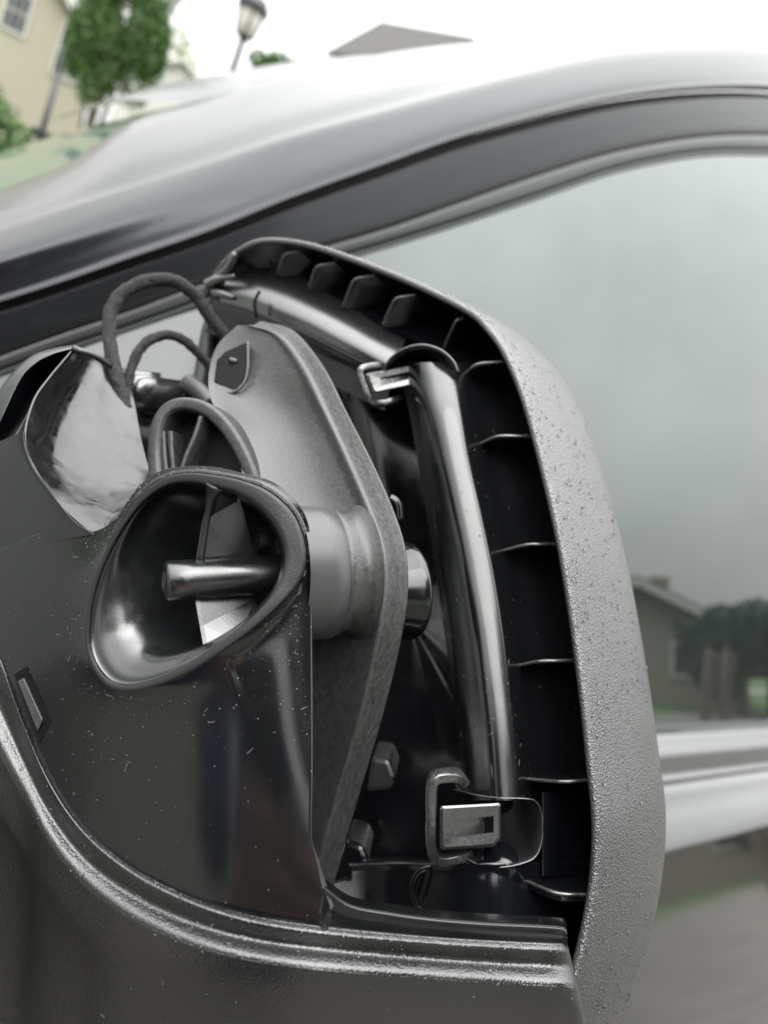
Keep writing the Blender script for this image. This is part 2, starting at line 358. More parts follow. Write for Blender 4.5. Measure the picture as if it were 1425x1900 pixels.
# floor of the housing (behind everything)
hid = Pg([(990, 2010, .24), (800, 2000, .25), (600, 1850, .262), (520, 1600, .28), (500, 1300, .30), (450, 1000, .325), (420, 800, .345), (405, 640, .352)])
rimf = [p+E_EXT*1.02-m_*.010 for p, m_ in zip(ew[::3], mE[::3])]
loop = np.concatenate([rimf, hid]); cen = P(760, 1150, .30)
rings = np.array([loop*(1-s)+cen*s+camv(0, 0, .006*s) for s in (0, .12, .35, .7, .98)])
o = mesh_obj('housing_floor', rings.reshape(-1, 3), face_cam(rings.reshape(-1, 3), grid_faces(5, len(loop), False, True)), m_inner, car)

# right-hand channel ridge: columns = floor valley by the wall -> foot -> crest -> left flank -> deep floor
rows = []
#      y    wall_x  footR  crestR crestL  footL  depth
RT = [(672, 955, 862, 822, 792, 752, .2640), (700, 965, 868, 838, 800, 757, .2600), (760, 980, 872, 850, 810, 772, .2530), (850, 1003, 885, 862, 825, 788, .2470), (950, 1025, 905, 880, 842, 805, .2410),
      (1060, 1047, 925, 900, 860, 822, .2350), (1170, 1065, 943, 918, 878, 838, .2290), (1280, 1080, 955, 931, 892, 852, .2235), (1380, 1092, 965, 942, 903, 865, .2190), (1485, 1100, 972, 950, 910, 872, .2150)]
for y, wx, fr, c_r, c_l, fl, d in RT:
    g_ = min(1, max(0, (y-720)/300)); c_r += 17*g_; c_l += 12*g_; fr += 5*g_
    rows.append([(wx+40, y, d+.022), (wx-10, y, d+.018), (fr+30, y, d+.0135), (fr+6, y, d+.0085), (fr-8, y, d+.0035), (c_r-4, y, d+.0003), (c_l, y, d-.0003), (c_l-22, y, d+.004), (fl, y, d+.014), (fl-14, y, d+.03)])
patch('channel_ridge', rows, 90, 50, m_tube, car)
# lower part of tray, beneath the hole
rows = []
for y, wx, d in [(1590, 1106, .245), (1596, 1106, .2135), (1618, 1105, .2110), (1650, 1102, .2095), (1690, 1095, .208), (1740, 1086, .206), (1800, 1072, .205)]:
    rows.append([(wx+35, y, d+.016), (wx-20, y, d+.012), (1010, y, d+.006), (960, y, d+.001), (910, y, d-.001), (860, y, d+.002), (815, y, d+.008), (765, y, d+.016), (700, y, d+.024), (620, y, d+.045)])
patch('lower_tray', rows, 24, 40, m_inner, car)
lathe('drain_boss', P(935, 1632, .2115), camv(-.1, -.15, 1), [(-.0012, .0), (-.0010, .004), (-.0004, .0055), (.0006, .0062), (.008, .0066)], m_inner, car, 32)
# side piece right of the hole and cavity behind it
rows = [[(1140, y, d+.03), (1090, y, d+.013), (1045, y, d+.008), (1012, y, d+.003), (1004, y, d+.004), (1000, y, d+.012)] for y, d in [(1470, .2165), (1500, .2155), (1550, .2135), (1600, .2120), (1625, .211)]]
patch('opening_cheek', rows, 20, 24, m_inner, car)
rimp = [(842, 1466, .2185), (880, 1475, .2150), (925, 1481, .2140), (975, 1482, .2150), (995, 1488, .2155), (1005, 1510, .2150), (1006, 1555, .2135), (995, 1588, .2118), (970, 1602, .2108), (930, 1609, .2100), (890, 1604, .2105), (858, 1590, .2125)]
rr = crs(Pg(rimp), 60); inn = []
rpx = crs(np.array(rimp, float), 60, key=2)
inn = np.array([P(x+(930-x)*.24*(1 if x > 930 else .3), y+(1540-y)*(.24 if y > 1540 else .04), d+.010) for x, y, d in rpx]); deep = np.array([p+camv(0, 0, .03) for p in inn])
tips = rr+np.array([camv(0, 0, .0006)]*60)
v = np.array([rr+camv(.0005, .0005, .002), rr, rr-camv(.0002, .0002, -.0004), inn, deep])
o = mesh_obj('opening_rim', v.reshape(-1, 3), face_cam(v.reshape(-1, 3), grid_faces(5, 60)), m_satin, car)
tube('rim_glint', [tuple(q) for q in rimp[2:]], .00018, m_clip, car, seg=8, n=60)  # thin lighter line added as the highlight round the opening
for q in range(3):
    arc = [(797+(36-6*q)*math.cos(a)*.95, 1650+(42-7*q)*math.sin(a), .2215+.002*q) for a in np.linspace(.55*math.pi, 2.1*math.pi, 12)]
    tube('boss_ring', arc, .0005, m_tube, car, seg=8, n=40)
lathe('boss_hole', P(797, 1650, .226), camv(0, 0, 1), [(-.001, .0058), (0, .0045), (.004, .004), (.012, .004), (.012, .0)], m_dark, car, 32)

# upper channel tube
UP = [  # top y, crest y, lower y of the white face, then the grey face down to the skirt
    (425, 482, 500, 535, 560, .322), (470, 490, 512, 545, 572, .3145), (520, 508, 530, 566, 592, .3080), (580, 536, 560, 592, 618, .3010), (640, 570, 592, 624, 648, .2940), (700, 604, 626, 656, 678, .2870), (745, 630, 650, 682, 700, .2815)]
rows = []
for x, a, b, c, d_, z in UP:
    a -= 16; b -= 17; rows.append([(x+22, a-6, z+.030), (x+18, a, z+.019), (x+12, a+6, z+.0115), (x+6, b+2, z+.0074), (x-3, (b+c)/2, z+.0030), (x-10, c, z+.0002), (x-14, (c+d_)/2, z+.0006), (x-18, d_, z+.002), (x-22, d_+3, z+.006)])
m_tube2 = mat('highlight-lifted black plastic', (.012, .0125, .014), .24, ior=2.3, bump=[('n', 60, .0001, 2)])  # lighter, shinier copy of the black plastic to carry the sky highlight
upo = patch('upper_channel', rows, 60, 44, m_tube2, car); SURF['upch'] = SURF['upper_channel']
# underside skirt reflecting the warm house
rows = [[(x, y, d), (x-4, y+22, d+.002), (x-14, y+62, d+.010)] for x, y, d in [(395, 555, .327), (452, 570, .3175), (502, 592, .311), (562, 618, .304), (622, 648, .297), (682, 678, .290), (727, 700, .2845)]]
patch('channel_skirt', rows, 40, 14, m_inner, car)
# arch rim of the hole at the corner
arch = [(712, 690, .272), (722, 668, .2695), (748, 648, .267), (782, 640, .2645), (815, 648, .262), (840, 668, .2605), (851, 690, .260)]
aw = crs(Pg(arch), 40)
v = np.array([aw+camv(.0003, -.0012, .004), aw+camv(0, -.0003, .0003), aw, aw+camv(-.0002, .0012, .004), aw+camv(-.001, .003, .02)])
o = mesh_obj('corner_opening', v.reshape(-1, 3), grid_faces(5, 40), m_tube, car); solid(o, .0005)
tube('rim_glint', arch, .0003, m_clip, car, seg=8, n=50)  # lighter line laid along the arch rim as its highlight
patch('inner_corner_wall', [[(490, 505, .322), (560, 520, .314), (640, 560, .304), (720, 610, .293), (790, 640, .283), (860, 672, .274)],
                            [(500, 480, .332), (570, 485, .326), (660, 515, .317), (760, 560, .305), (850, 610, .293), (925, 665, .282)]], 12, 40, m_inner, car)

# ribs: wall point, shoulder point, foot point
RIBS = [((505, 447, .309), (499, 458, .311), (495, 490, .318)), ((563, 462, .303), (526, 470, .304), (514, 505, .314)), ((620, 486, .297), (586, 492, .298), (573, 532, .308)), ((692, 509, .289), (656, 516, .290), (636, 566, .301)),
        ((768, 545, .281), (732, 552, .282), (710, 600, .293)), ((858, 588, .272), (845, 593, .272), (820, 650, .283)), ((932, 668, .262), (882, 673, .263), (842, 712, .271)), ((980, 806, .252), (922, 806, .252), (878, 827, .262)),
        ((1030, 1006, .2405), (977, 1007, .2405), (914, 1024, .251)), ((1068, 1222, .2285), (1002, 1223, .2285), (938, 1236, .2385)), ((1096, 1444, .2165), (1040, 1447, .2165), (962, 1440, .2265)), ((1098, 1657, .206), (1030, 1654, .206), (962, 1624, .2155))]
for k, (a, b, c) in enumerate(RIBS):
    pa, pb, pc = P(*a), P(*b), P(*c); pa = pa+(pa-pb)*.12; e_ = E_EXT*.55
    # local thickness direction: along the wall
    th = np.cross(pb-pa, E_EXT); th /= np.linalg.norm(th); th *= .0012
    mid = pb+(pc-pb)*.18
    ol = [pa+e_*1.2, pa, pb+(pa-pb)*.15, mid, pc, pc+e_*.9]
    rib = prism('rib', ol, th*(2.2 if k == 11 else 1), m_rib, car, bev=.0003, pix=False)
    edge_pts = np.array([pa, pb+(pa-pb)*.15, mid, pc]); edge_pts = edge_pts+th*.5
    tube('rib_glint', np.array([edge_pts[0], (edge_pts[0]+edge_pts[1])/2, edge_pts[1], edge_pts[2], edge_pts[3]]), .00062, m_clip, rib, seg=8, n=14, pix=False)  # lighter strip added along the rib top as its highlight

# latch clips
def clip(x, y, s, d, skx, sky, tone=m_clip):
    """C shaped guide with a slotted latch tab"""
    def q(a, b, dd=0): return P(x+a*s+b*skx, y+b*s*(.55 if sky else 1)+a*sky, d+dd)
    g = [(60, 2, .004), (48, -6, .001), (25, -6, -.001), (8, 0, -.002), (2, 20, -.002), (2, 60, -.002), (2, 115, -.002), (8, 140, -.001), (25, 147, .0), (50, 143, .001), (68, 134, .004)]
    pts = cr(np.array([q(*t) for t in g]), 50)
    T, A, B = frames(pts); ca = camv(0, 0, 1); Wd = np.cross(T, ca); Wd /= np.linalg.norm(Wd, axis=1)[:, None]; Hh = np.cross(T, Wd)
    wdt, hg = .0016, .0024
    secs = [(-1, -.6), (-.7, -1), (.7, -1), (1, -.6), (1, 1), (-1, 1)]
    v = np.array([[p+w_*a*wdt*s-h_*b*hg*s*(1 if np.dot(h_, ca) < 0 else -1) for a, b in secs] for p, w_, h_ in zip(pts, Wd, Hh)])
    gd = mesh_obj('latch_guide', v.reshape(-1, 3), grid_faces(50, 6, False, True)+[tuple(range(6)), tuple(range(294, 300))], tone, car); recalc(gd); bevel(gd, .0003)
    # tab: frame with a window, built of four bars and a sunk floor
    def bar(nm, a0, b0, a1, b1, z0, z1, mm=tone):
        v = [q(a0, b0, z0), q(a1, b0, z0), q(a1, b1, z0), q(a0, b1, z0), q(a0, b0, z1), q(a1, b0, z1), q(a1, b1, z1), q(a0, b1, z1)]
        return v, [(0, 1, 2, 3), (7, 6, 5, 4), (0, 4, 5, 1), (1, 5, 6, 2), (2, 6, 7, 3), (3, 7, 4, 0)]
    sk = lambda v: v
    z = -.0075
    def fr(a, b, zz):    # the tab leans: right end a little higher and further back
        return P(x+a*s+b*skx-(8 if sky else 0), y+(b*(.55 if sky else 1)-a*.10)*s+a*sky-(12 if sky else 0), d+zz+a*.00003)
    def loopv(l, zz): return [fr(a, b, zz) for a, b in l]
    outer = [(22, 52), (128, 57), (131, 60), (131, 122), (118, 137), (24, 134), (18, 128), (18, 57)]
    inner = [(45, 80), (118, 80), (118, 80), (118, 110), (118, 110), (45, 112), (45, 112), (45, 80)]
    mid1 = [(26, 57), (126, 61), (127, 64), (127, 119), (116, 131), (28, 129), (24, 124), (24, 62)]
    v = loopv(outer, z+.010)+loopv(outer, z+.0006)+loopv(mid1, z)+loopv(inner, z+.0002)+loopv(inner, z+.0038)
    f = [((k*8+i), (k*8+(i+1) % 8), ((k+1)*8+(i+1) % 8), ((k+1)*8+i)) for k in range(4) for i in range(8)]
    v = v+[fr(42, 79, z+.0008), fr(101, 79, z+.0036), fr(101, 111, z+.0036), fr(42, 113, z+.0008)]
    f.append((40, 41, 42, 43))
    tb = mesh_obj('latch_tab', v, f, [tone, m_inner], gd, smooth=False); bevel(tb, .0002)
    for k_ in range(24, 32): tb.data.polygons[k_].material_index = 1  # slot walls made black to deepen the shade in the recess
    return gd
clip(798, 1446, 1.0, .2125, 0, 0)
clip(664, 686, .80, .2770, .16, -.10)
# far latch pieces at the top left end
tube('end_hook', [(438, 470, .312), (420, 500, .316), (392, 525, .324), (384, 545, .33)], .0016, m_clip, car, n=24, seg=10)
tube('end_finger', [(384, 528, .322), (405, 518, .319), (436, 512, .316)], [.0022, .0018, .001], m_clip, car, n=24, seg=10)
tube('end_finger', [(392, 540, .322), (410, 545, .32), (434, 552, .318)], [.001, .0018, .0012], m_clip, car, n=24, seg=10)
patch('end_pocket', [[(385, 520, .335), (430, 490, .33), (480, 470, .325)], [(395, 600, .342), (430, 600, .335), (480, 600, .33)], [(400, 700, .345), (430, 700, .34), (500, 680, .335)]], 14, 14, m_inner, car)
tube('pocket_lip', [(482, 540, .306), (473, 560, .306), (476, 590, .308)], .0007, m_dark, car, n=16, seg=8)

# ------------------------------------------------------------------ mounting bracket (mottled grey)
Fc = [(468, 603, .2800), (520, 622, .2740), (566, 680, .2670), (606, 760, .2590), (650, 855, .2510), (690, 950, .2440), (712, 1020, .2400), (716, 1090, .2370), (706, 1160, .2345), (688, 1250, .2320), (660, 1360, .2290), (628, 1470, .2260), (600, 1570, .2235), (575, 1650, .222)]
Rc = [(485, 596, .2880), (545, 614, .2830), (600, 680, .2770), (642, 762, .2690), (692, 860, .2610), (732, 952, .2540), (753, 1022, .2500), (757, 1092, .2470), (748, 1165, .2445), (727, 1262, .2420), (697, 1372, .2390), (663, 1485, .2360), (633, 1585, .2335), (612, 1665, .232)]
# face columns per row: left/inner edge points
Lc = [(440, 604, .2850), (404, 640, .2860), (388, 690, .2820), (392, 742, .2720), (425, 800, .2640), (450, 880, .2580), (455, 950, .2520), (455, 1020, .2480), (455, 1090, .2450), (455, 1160, .243), (455, 1260, .2400), (455, 1370, .2370), (455, 1480, .2340), (455, 1560, .232)]
rows = []
bul = [.000, .001, .004, .010, .0085, .007, .006, .006, .007, .007, .006, .005, .004, .003]
for l, f_, r, bu in zip(Lc, Fc, Rc, bul):
    l, f_, r = map(np.array, (l, f_, r)); row = [l]
    for q_ in (l, f_, r): q_ -= np.array([0, 0, np.interp(q_[1], [600, 680, 760, 855, 950, 1020, 1090, 1160, 1260, 1370, 1480, 1650], [.014, .019, .025, .032, .038, .041, .041, .040, .036, .031, .026, .022])])
    for s in (.3, .6, .85):
        p = l*(1-s)+f_*s; p[2] += bu*math.sin(math.pi*min(1, s))*(1 if True else 0); row.append(p)
    row += [f_+[-10, 0, .0004], f_+[-2, 0, -.0003], f_+[4, 0, .0004], f_*.5+r*.5+[0, 0, -.0003], f_*.47+r*.53+[0, 0, .0001], r+[-3, 0, -.0006], r, r+[-8, 0, .006]]
    rows.append([tuple(p) for p in row])
br = patch('mounting_bracket', rows, 120, 80, m_cast, car)
# black plate standing for the shade in the window recess at the bracket's top
prism('recess_shade', [(402, 668, 0.2610), (418, 652, 0.2610), (458, 634, 0.2605), (457, 690, 0.2575), (445, 716, 0.2560), (425, 728, 0.2555), (394, 728, 0.2560)], camv(0, 0, .003), m_dark, car, bev=.0003)
tube('recess_screw', [(426, 668, 0.2590), (440, 672, 0.2590)], .0011, m_satin, car, n=6, seg=10)
tube('recess_lip', [(394, 730, 0.2553), (425, 730, 0.2545), (447, 718, 0.2550), (459, 690, 0.2565), (460, 634, 0.2595)], .0006, m_cast, car, n=30, seg=10)
# hub of the bracket, revolved on the pivot axis
Q0 = P(541, 1063, .1915); AX = camv(.9, .02, .42); AX /= np.linalg.norm(AX)
lathe('pivot_sleeve', Q0, AX, [(-.0009, .0174), (.005, .0174), (.0095, .0173), (.0097, .0168)], m_cyl, car, 96)
lathe('pivot_hub', Q0, AX, [(.0095, .0163), (.0099, .0168), (.0115, .0165), (.0135, .0156), (.015, .0155), (.0165, .0162), (.018, .018)], m_cast, br, 96)
lathe('pivot_cap', P(723, 1098, .2230), camv(.9, .0, .44), [(-.004, .0125), (.001, .0135), (.004, .0143), (.0056, .0148), (.0066, .0145), (.0074, .0128), (.0078, .008), (.008, 0)], m_gloss, car, 96)
tube('cap_pin', [(722, 925, .232), (735, 935, .232), (738, 965, .232)], .0019, m_inner, car, n=14, seg=10)

# ribbed hub arch behind the bowl
def band(name, curve, wdir, w1, m, parent, n=60, th=.0018):
    """flat curved bar: curve points pushed along wdir and thickened"""
    a = crs(Pg(curve), n); T = frames(a)[0]; nrm = np.cross(T, wdir/np.linalg.norm(wdir)); nrm /= np.linalg.norm(nrm, axis=1)[:, None]
    s = [(0, -1), (-.06, -.6), (-.06, .6), (0, 1), (1, 1), (1, -1)]
    v = np.array([[p+wdir*w1*x_+q*th*y_ for x_, y_ in s] for p, q in zip(a, nrm)])
    o = mesh_obj(name, v.reshape(-1, 3), grid_faces(n, 6, False, True)+[tuple(range(6)), tuple(range(6*n-6, 6*n))], m, parent); recalc(o); bevel(o, .0004); return o
HD = camv(.25, .1, 1.)
m_arch = mat('dark cast arch plastic', (.018, .018, .018), .42, ior=1.5, col2=(.04, .04, .039), nscale=500, bump=[('n', 900, .0001, 4)])
arch_b = band('bracket_arch', [(290, 900, 0.2280), (286, 840, 0.2320), (292, 790, 0.2340), (310, 760, 0.2350), (340, 750, 0.2350), (378, 758, 0.2340), (412, 785, 0.2320), (440, 825, 0.2290), (462, 870, 0.2260), (478, 920, 0.2240)], HD, .020, m_arch, car, th=.0023)
band('arch_spoke', [(374, 772, 0.2340), (362, 810, 0.2320), (345, 850, 0.2300), (330, 900, 0.2280)], HD, .016, m_arch, arch_b, th=.0009, n=20)
for dx in (0, 14):
    band('arch_flute', [(302+dx, 800, 0.2340), (304+dx, 840, 0.2320), (310+dx, 900, 0.2290)], HD, .008, m_arch, arch_b, th=.0009, n=14)
patch('arch_back', [[(288, 770, 0.2440), (340, 752, 0.2450), (400, 770, 0.2420), (450, 820, 0.2380)], [(288, 900, 0.2380), (340, 900, 0.2380), (400, 900, 0.2360), (480, 900, 0.2320)]], 10, 14, m_dark, arch_b)
rows = [[(282, 770, .268), (300, 735, .272), (350, 712, .276), (380, 735, .278)], [(290, 800, .266), (305, 752, .266), (345, 742, .268), (400, 772, .27)]]
# drive motor casing pieces behind
lathe('motor_case', P(236, 724, .286), camv(1, .12, .15), [(-.004, .0), (-.004, .0082), (.0115, .0084), (.0118, .0066), (.021, .0066), (.0212, 0)], m_tube2, car, 40)
patch('motor_bracket', [[(240, 700, .30), (300, 712, .295), (345, 710, .293), (385, 740, .29)], [(240, 800, .288), (300, 790, .283), (350, 750, .285), (395, 770, .283)], [(240, 905, .282), (300, 905, .28), (350, 900, .28), (400, 905, .28)]], 24, 24, m_inner, car)
tube('motor_stud', [(348, 712, .286), (372, 728, .282), (392, 752, .279)], [.004, .0035, .0035], m_cast, car, n=16)

# ------------------------------------------------------------------ cowl with the two bowls
def dc(x, y):
    k = min(1, max(0, (1700-y)/560)); k = k*k*(3-2*k)
    return .170+1.0e-7*(x-470)**2*(1 if x < 470 else .3)+(1.1e-9*(x-440)**3*k if x > 440 else 0)+.00002*(1300-y)
cx, cy = 360., 1085.
def polar(loop, n=120, sharp=False):
    a = crs(np.array(loop, float), 400, True, key=2); th = np.unwrap(np.arctan2(a[:, 1]-cy, a[:, 0]-cx)); r = np.hypot(a[:, 0]-cx, a[:, 1]-cy)
    if th[-1] < th[0]: th = th[::-1]; r = r[::-1]
    base = np.linspace(-math.pi, math.pi, n, endpoint=False)
    tt = np.r_[th-2*math.pi, th, th+2*math.pi]; rr = np.r_[r, r, r]; i = np.argsort(tt)
    R = np.interp(base, tt[i], rr[i]); return np.stack([cx+R*np.cos(base), cy+R*np.sin(base)], 1)
outer_rim = [(158, 1170), (164, 1110), (185, 1045), (215, 985), (252, 925), (300, 887), (350, 876), (400, 880), (450, 890), (500, 910), (545, 950), (566, 1000), (569, 1045), (550, 1090), (485, 1155), (400, 1218), (330, 1258), (260, 1281), (210, 1280), (178, 1252), (160, 1210)]
inner_rim = [(166, 1170), (172, 1115), (192, 1050), (222, 990), (262, 935), (305, 903), (350, 895), (400, 904), (440, 915), (485, 945), (518, 990), (529, 1035), (516, 1085), (470, 1142), (395, 1202), (325, 1245), (258, 1270), (212, 1268), (184, 1243), (168, 1208)]
bound = [(573, 975), (577, 1050), (579, 1150), (581, 1300), (581, 1450), (579, 1560), (588, 1618), (604, 1648), (606, 1706), (600, 1726), (450, 1700), (330, 1660), (230, 1605), (150, 1535), (87, 1444), (36, 1328), (-6, 1212), (-50, 1130), (-60, 1060), (40, 1000), (110, 985), (170, 987), (212, 965), (240, 925), (262, 898), (300, 873), (350, 865), (400, 867), (450, 878), (505, 893), (548, 928)]
def drim(x, y): return dc(min(x, 545), y)-.0016-.0026*min(1, max(0, (x-200)/330))
no, ORr, IRr, BD = 160, polar(outer_rim, 160), polar(inner_rim, 160), polar(bound, 160)
rows = []
for s in list(np.linspace(0, 1, 46)**1.5*.988):
    r_ = []
    for o_, b_ in zip(ORr, BD):
        x, y = o_*(1-s)+b_*s; d = dc(x, y)*s+drim(*o_)*(1-s) if s == 0 else None
        if s > 0:
            k = math.exp(-s*9); d = dc(x, y)+(drim(*o_)-dc(*o_))*k
        r_.append(P(x, y, d+(0 if s == 0 else .0)))
    rows.append(r_)
fl = lambda x, y: x > 590 and y > 1644
for k_, z in enumerate((.0010, .0035, .0075)): rows.append([P(x+4*(k_+1), y, dc(x+4*(k_+1), y)-.00004) if fl(x, y) else P(x, y, dc(x, y)+z) for x, y in BD])
a = np.array(rows); nr_ = len(a)
cowl = mesh_obj('mirror_cowl', a.reshape(-1, 3), face_cam(a[:, ::1].reshape(-1, 3), grid_faces(nr_, no, False, True)), m_gloss, car); recalc(cowl); SURF['cowl'] = a[5:46]
# rim band
rows = [[P(x, y, drim(x, y)+.0008) for x, y in ORr]]
for s, z in [(.10, -.0002), (.25, -.0003), (.75, -.0001), (.9, .0), (1., .0006)]:
    rows.append([P(*(o_*(1-s)+i_*s), drim(*(o_*(1-s)+i_*s))+z) for o_, i_ in zip(ORr, IRr)])
a = np.array(rows); rimo = mesh_obj('bowl_rim', a.reshape(-1, 3), grid_faces(6, no, False, True), mat('matte rim plastic', (.012, .012, .013), .42, ior=1.5, bump=[('n', 1500, .00006, 3)]), cowl); recalc(rimo)
# bowl interior: from the rim along the pivot axis to a back disc
back_c = P(541, 1063, .1915); u_ = camv(0, 1, 0); u_ -= AX*u_.dot(AX); u_ /= np.linalg.norm(u_); v_ = np.cross(AX, u_)
if v_.dot(camv(1, 0, 0)) < 0: v_ = -v_
def backring(r, off=0.):
    o = []
    for x, y in IRr:
        t = math.atan2(y-cy, x-cx); o.append(back_c+AX*off+r*(v_*math.cos(t)+u_*math.sin(t)))
    return np.array(o)
r0 = np.array([P(x, y, drim(x, y)+.0006) for x, y in IRr]); b1, b2, b3 = backring(.0165, -.004), backring(.0150, .0), backring(.004, .001)
b0 = backring(.0188, -.016)
for i_, (x, y) in enumerate(IRr):
    wl = min(1, max(0, .62-.9*math.cos(math.atan2(y-cy, x-cx)))); b0[i_] = b0[i_]*wl+(b1[i_]*.6+P(x+14, y, drim(x, y)+.012)*.4)*(1-wl)
r1, r2 = [], []
for x, y in IRr:
    th = math.atan2(y-cy, x-cx); w_ = max(0., .5+.5*math.cos(th-math.radians(152)))**2.6; f1, f2 = .02+.11*w_, .05+.30*w_
    r1.append(P(x+(400-x)*f1, y+(1085-y)*f1, drim(x, y)+.0030-.0014*w_)); r2.append(P(x+(400-x)*f2, y+(1085-y)*f2, drim(x, y)+.008-.0035*w_))
r1, r2 = np.array(r1), np.array(r2)
seq = [r0, r0*.8+r1*.2+camv(0, 0, .0006), r1, r2, r2*.45+b0*.55+camv(0, 0, .001), b0*.8+b1*.2, b1, b2, b2*.97+b3*.03, b3]
a = cr(np.array(seq), 54); bowl = mesh_obj('bowl', a.reshape(-1, 3), face_cam(a.reshape(-1, 3), grid_faces(54, no, False, True)), m_satin, cowl)
bowl.data.materials[0] = m_bowl = mat('black bowl plastic', (.008, .009, .010), .24, ior=1.95, rvar=.05, nscale=200, bump=[('n', 2500, .00002, 2)])
# pin
pe = P(306, 1078, .178); pdir = back_c-pe; pl = np.linalg.norm(pdir)
rp = .0049
pin = lathe('pin', pe, pdir, [(0.0006, 0), (.0006, rp*.42), (-.0001, rp*.5), (.0, rp*.86), (.0006, rp), (.006, rp*1.0), (pl*.97, rp*1.02)], m_bowl, cowl, 48)
lathe('pin_ring', pe-pdir/pl*.0002, pdir, [(0, rp*.42), (-.0003, rp*.46), (0, rp*.5)], m_satin, pin, 40)
# webs, planes that hold the axis
def web(outer_pts, side):
    q = Pg(outer_pts); th = np.cross(q[1]-q[0], q[2]-q[0]); th /= np.linalg.norm(th)
    o = prism('web', q, th*.0011, m_bowl, cowl, bev=.0003, pix=False); return o
web([(398, 912, .1785), (383, 970, .1810), (370, 1046, .1815), (478, 1050, .1890), (486, 945, .1885), (440, 905, .183)], 1)
web([(368, 1104, .1815), (378, 1160, .1795), (388, 1218, .1765), (440, 1190, .1800), (482, 1150, .1870), (476, 1108, .1890)], -1)
tube('web_fillet', [(402, 898, .1772), (392, 925, .1788), (384, 968, .1808), (373, 1040, .1815)], [.0028, .0013, .0007, .0008], m_satin, cowl, n=24, seg=10)
# tongue: thin lip running right under the opening
t_top = [(603, 1646), (650, 1678), (720, 1692), (800, 1703), (900, 1711), (1000, 1716), (1043, 1720), (1052, 1728)]
t_bot = [(603, 1719), (655, 1725), (720, 1731), (800, 1738), (900, 1744), (1000, 1750), (1040, 1752), (1053, 1752)]
dt = lambda x, y: dc(min(x, 600), y)+(x-600)*.00004*(x > 600)
rows = [[(x, y, dt(x, y)+.009) for x, y in sh(t_top, -16)], [(x, y, dt(x, y)+.0012) for x, y in sh(t_top, -2)], [(x, y, dt(x, y)+.0002) for x, y in sh(t_top, 3)], [(x, y, dt(x, y)) for x, y in sh(t_top, 8)], [((a[0]+b[0])/2, (a[1]+b[1])/2, dt(*a)+.0001) for a, b in zip(t_top, t_bot)], [(x, y, dt(x, y)+.0003) for x, y in sh(t_bot, 8)]]
patch('cowl_lip', rows, 26, 70, m_gloss, car)
# arm of the cowl between the two bowls
re = [(44, 800), (47, 830), (62, 868), (88, 905), (112, 938), (138, 968), (172, 990)]
rows = []
for i, (x, y) in enumerate(re):
    yb = [860, 900, 940, 970, 1000, 1020, 1040][i]
    rows.append([(x+2, y, dc(x, y)+.006), (x, y+1, dc(x, y)+.0005), (x-6, y+3, dc(x, y)-.0003), (x*.6-40, y*.6+yb*.4, dc(x*.6-40, y)), (-110, yb, dc(-110, yb)+.003)])
patch('cowl_arm', rows, 40, 24, m_gloss, car)
# second bowl, upper left: bright concave sheet and dark arch
rows = [[(132, 648, .232), (165, 654, .262), (200, 668, .268), (236, 690, .272)],
        [(92, 700, .222), (135, 708, .246), (190, 724, .256), (250, 750, .262)],
        [(62, 745, .214), (112, 760, .234), (185, 785, .244), (262, 815, .250)],
        [(46, 815, .207), (100, 830, .221), (185, 850, .231), (277, 872, .238)],
        [(62, 868, .203), (118, 888, .212), (190, 902, .220), (287, 905, .229)],
        [(112, 938, .199), (150, 944, .203), (200, 945, .209), (270, 925, .220)],
        [(170, 990, .196), (185, 985, .197), (205, 975, .200), (250, 940, .208)]]
m_bowl2 = mat('shiny left bowl plastic', (.008, .008, .009), .16, ior=1.6, rvar=.12, nscale=160, bump=[('n', 60, .0008, 2), ('n', 1500, .00002, 2)])
lb = patch('left_bowl', rows, 50, 44, m_bowl2, cowl)
rows = [[(132, 646, .232), (100, 655, .226), (70, 670, .222), (40, 700, .218), (10, 760, .214), (-20, 830, .212)],
        [(137, 655, .236), (112, 685, .240), (90, 705, .238), (70, 725, .234), (40, 790, .226), (10, 840, .22)],
        [(92, 702, .224), (80, 722, .224), (66, 742, .222), (56, 765, .220), (48, 800, .214), (44, 830, .210)]]
patch('bowl_arch', rows, 20, 40, m_inner, cowl)
rows = [[(136, 643, .233), (100, 650, .228), (60, 664, .224), (20, 700, .220), (-20, 760, .218), (-60, 840, .216)],
        [(133, 647, .231), (100, 656, .225), (68, 672, .221), (38, 702, .217), (8, 762, .213), (-22, 832, .211)]]
patch('arch_flank', [[(x-2, y-3, d+.01) for x, y, d in rows[0]], rows[0], rows[1]], 14, 40, m_satin, cowl)
patch('outer_flank', [[(8, 762, .213), (-22, 832, .211), (-70, 900, .21)], [(-20, 700, .24), (-60, 760, .24), (-120, 830, .24)], [(-20, 660, .27), (-90, 700, .27), (-160, 760, .27)]], 14, 14, m_satin, cowl)
tube('bowl_lip', [(136, 646, .231), (150, 652, .231), (175, 660, .234), (205, 680, .240)], .0011, m_satin, cowl, n=20, seg=10)
tube('bowl_edge', [(136, 648, .2315), (92, 700, .2215), (62, 745, .2135), (46, 812, .2065), (62, 866, .2025), (112, 937, .1985), (168, 988, .1955)], .0004, m_satin, cowl, n=50, seg=8)
# black slab laid on as the slot's shade, with its latch, at the left edge
prism('slot_shade', [(x, y, dc(x, y)-.0002) for x, y in ((26, 1252), (50, 1236), (94, 1338), (74, 1378))], camv(0, 0, .0006), m_dark, cowl, bev=0)
prism('slot_latch', [(x, y, dc(x, y)-.0009) for x, y in ((32, 1264), (44, 1258), (79, 1336), (69, 1358))], camv(0, 0, .0015), m_clip, cowl, bev=.0003)

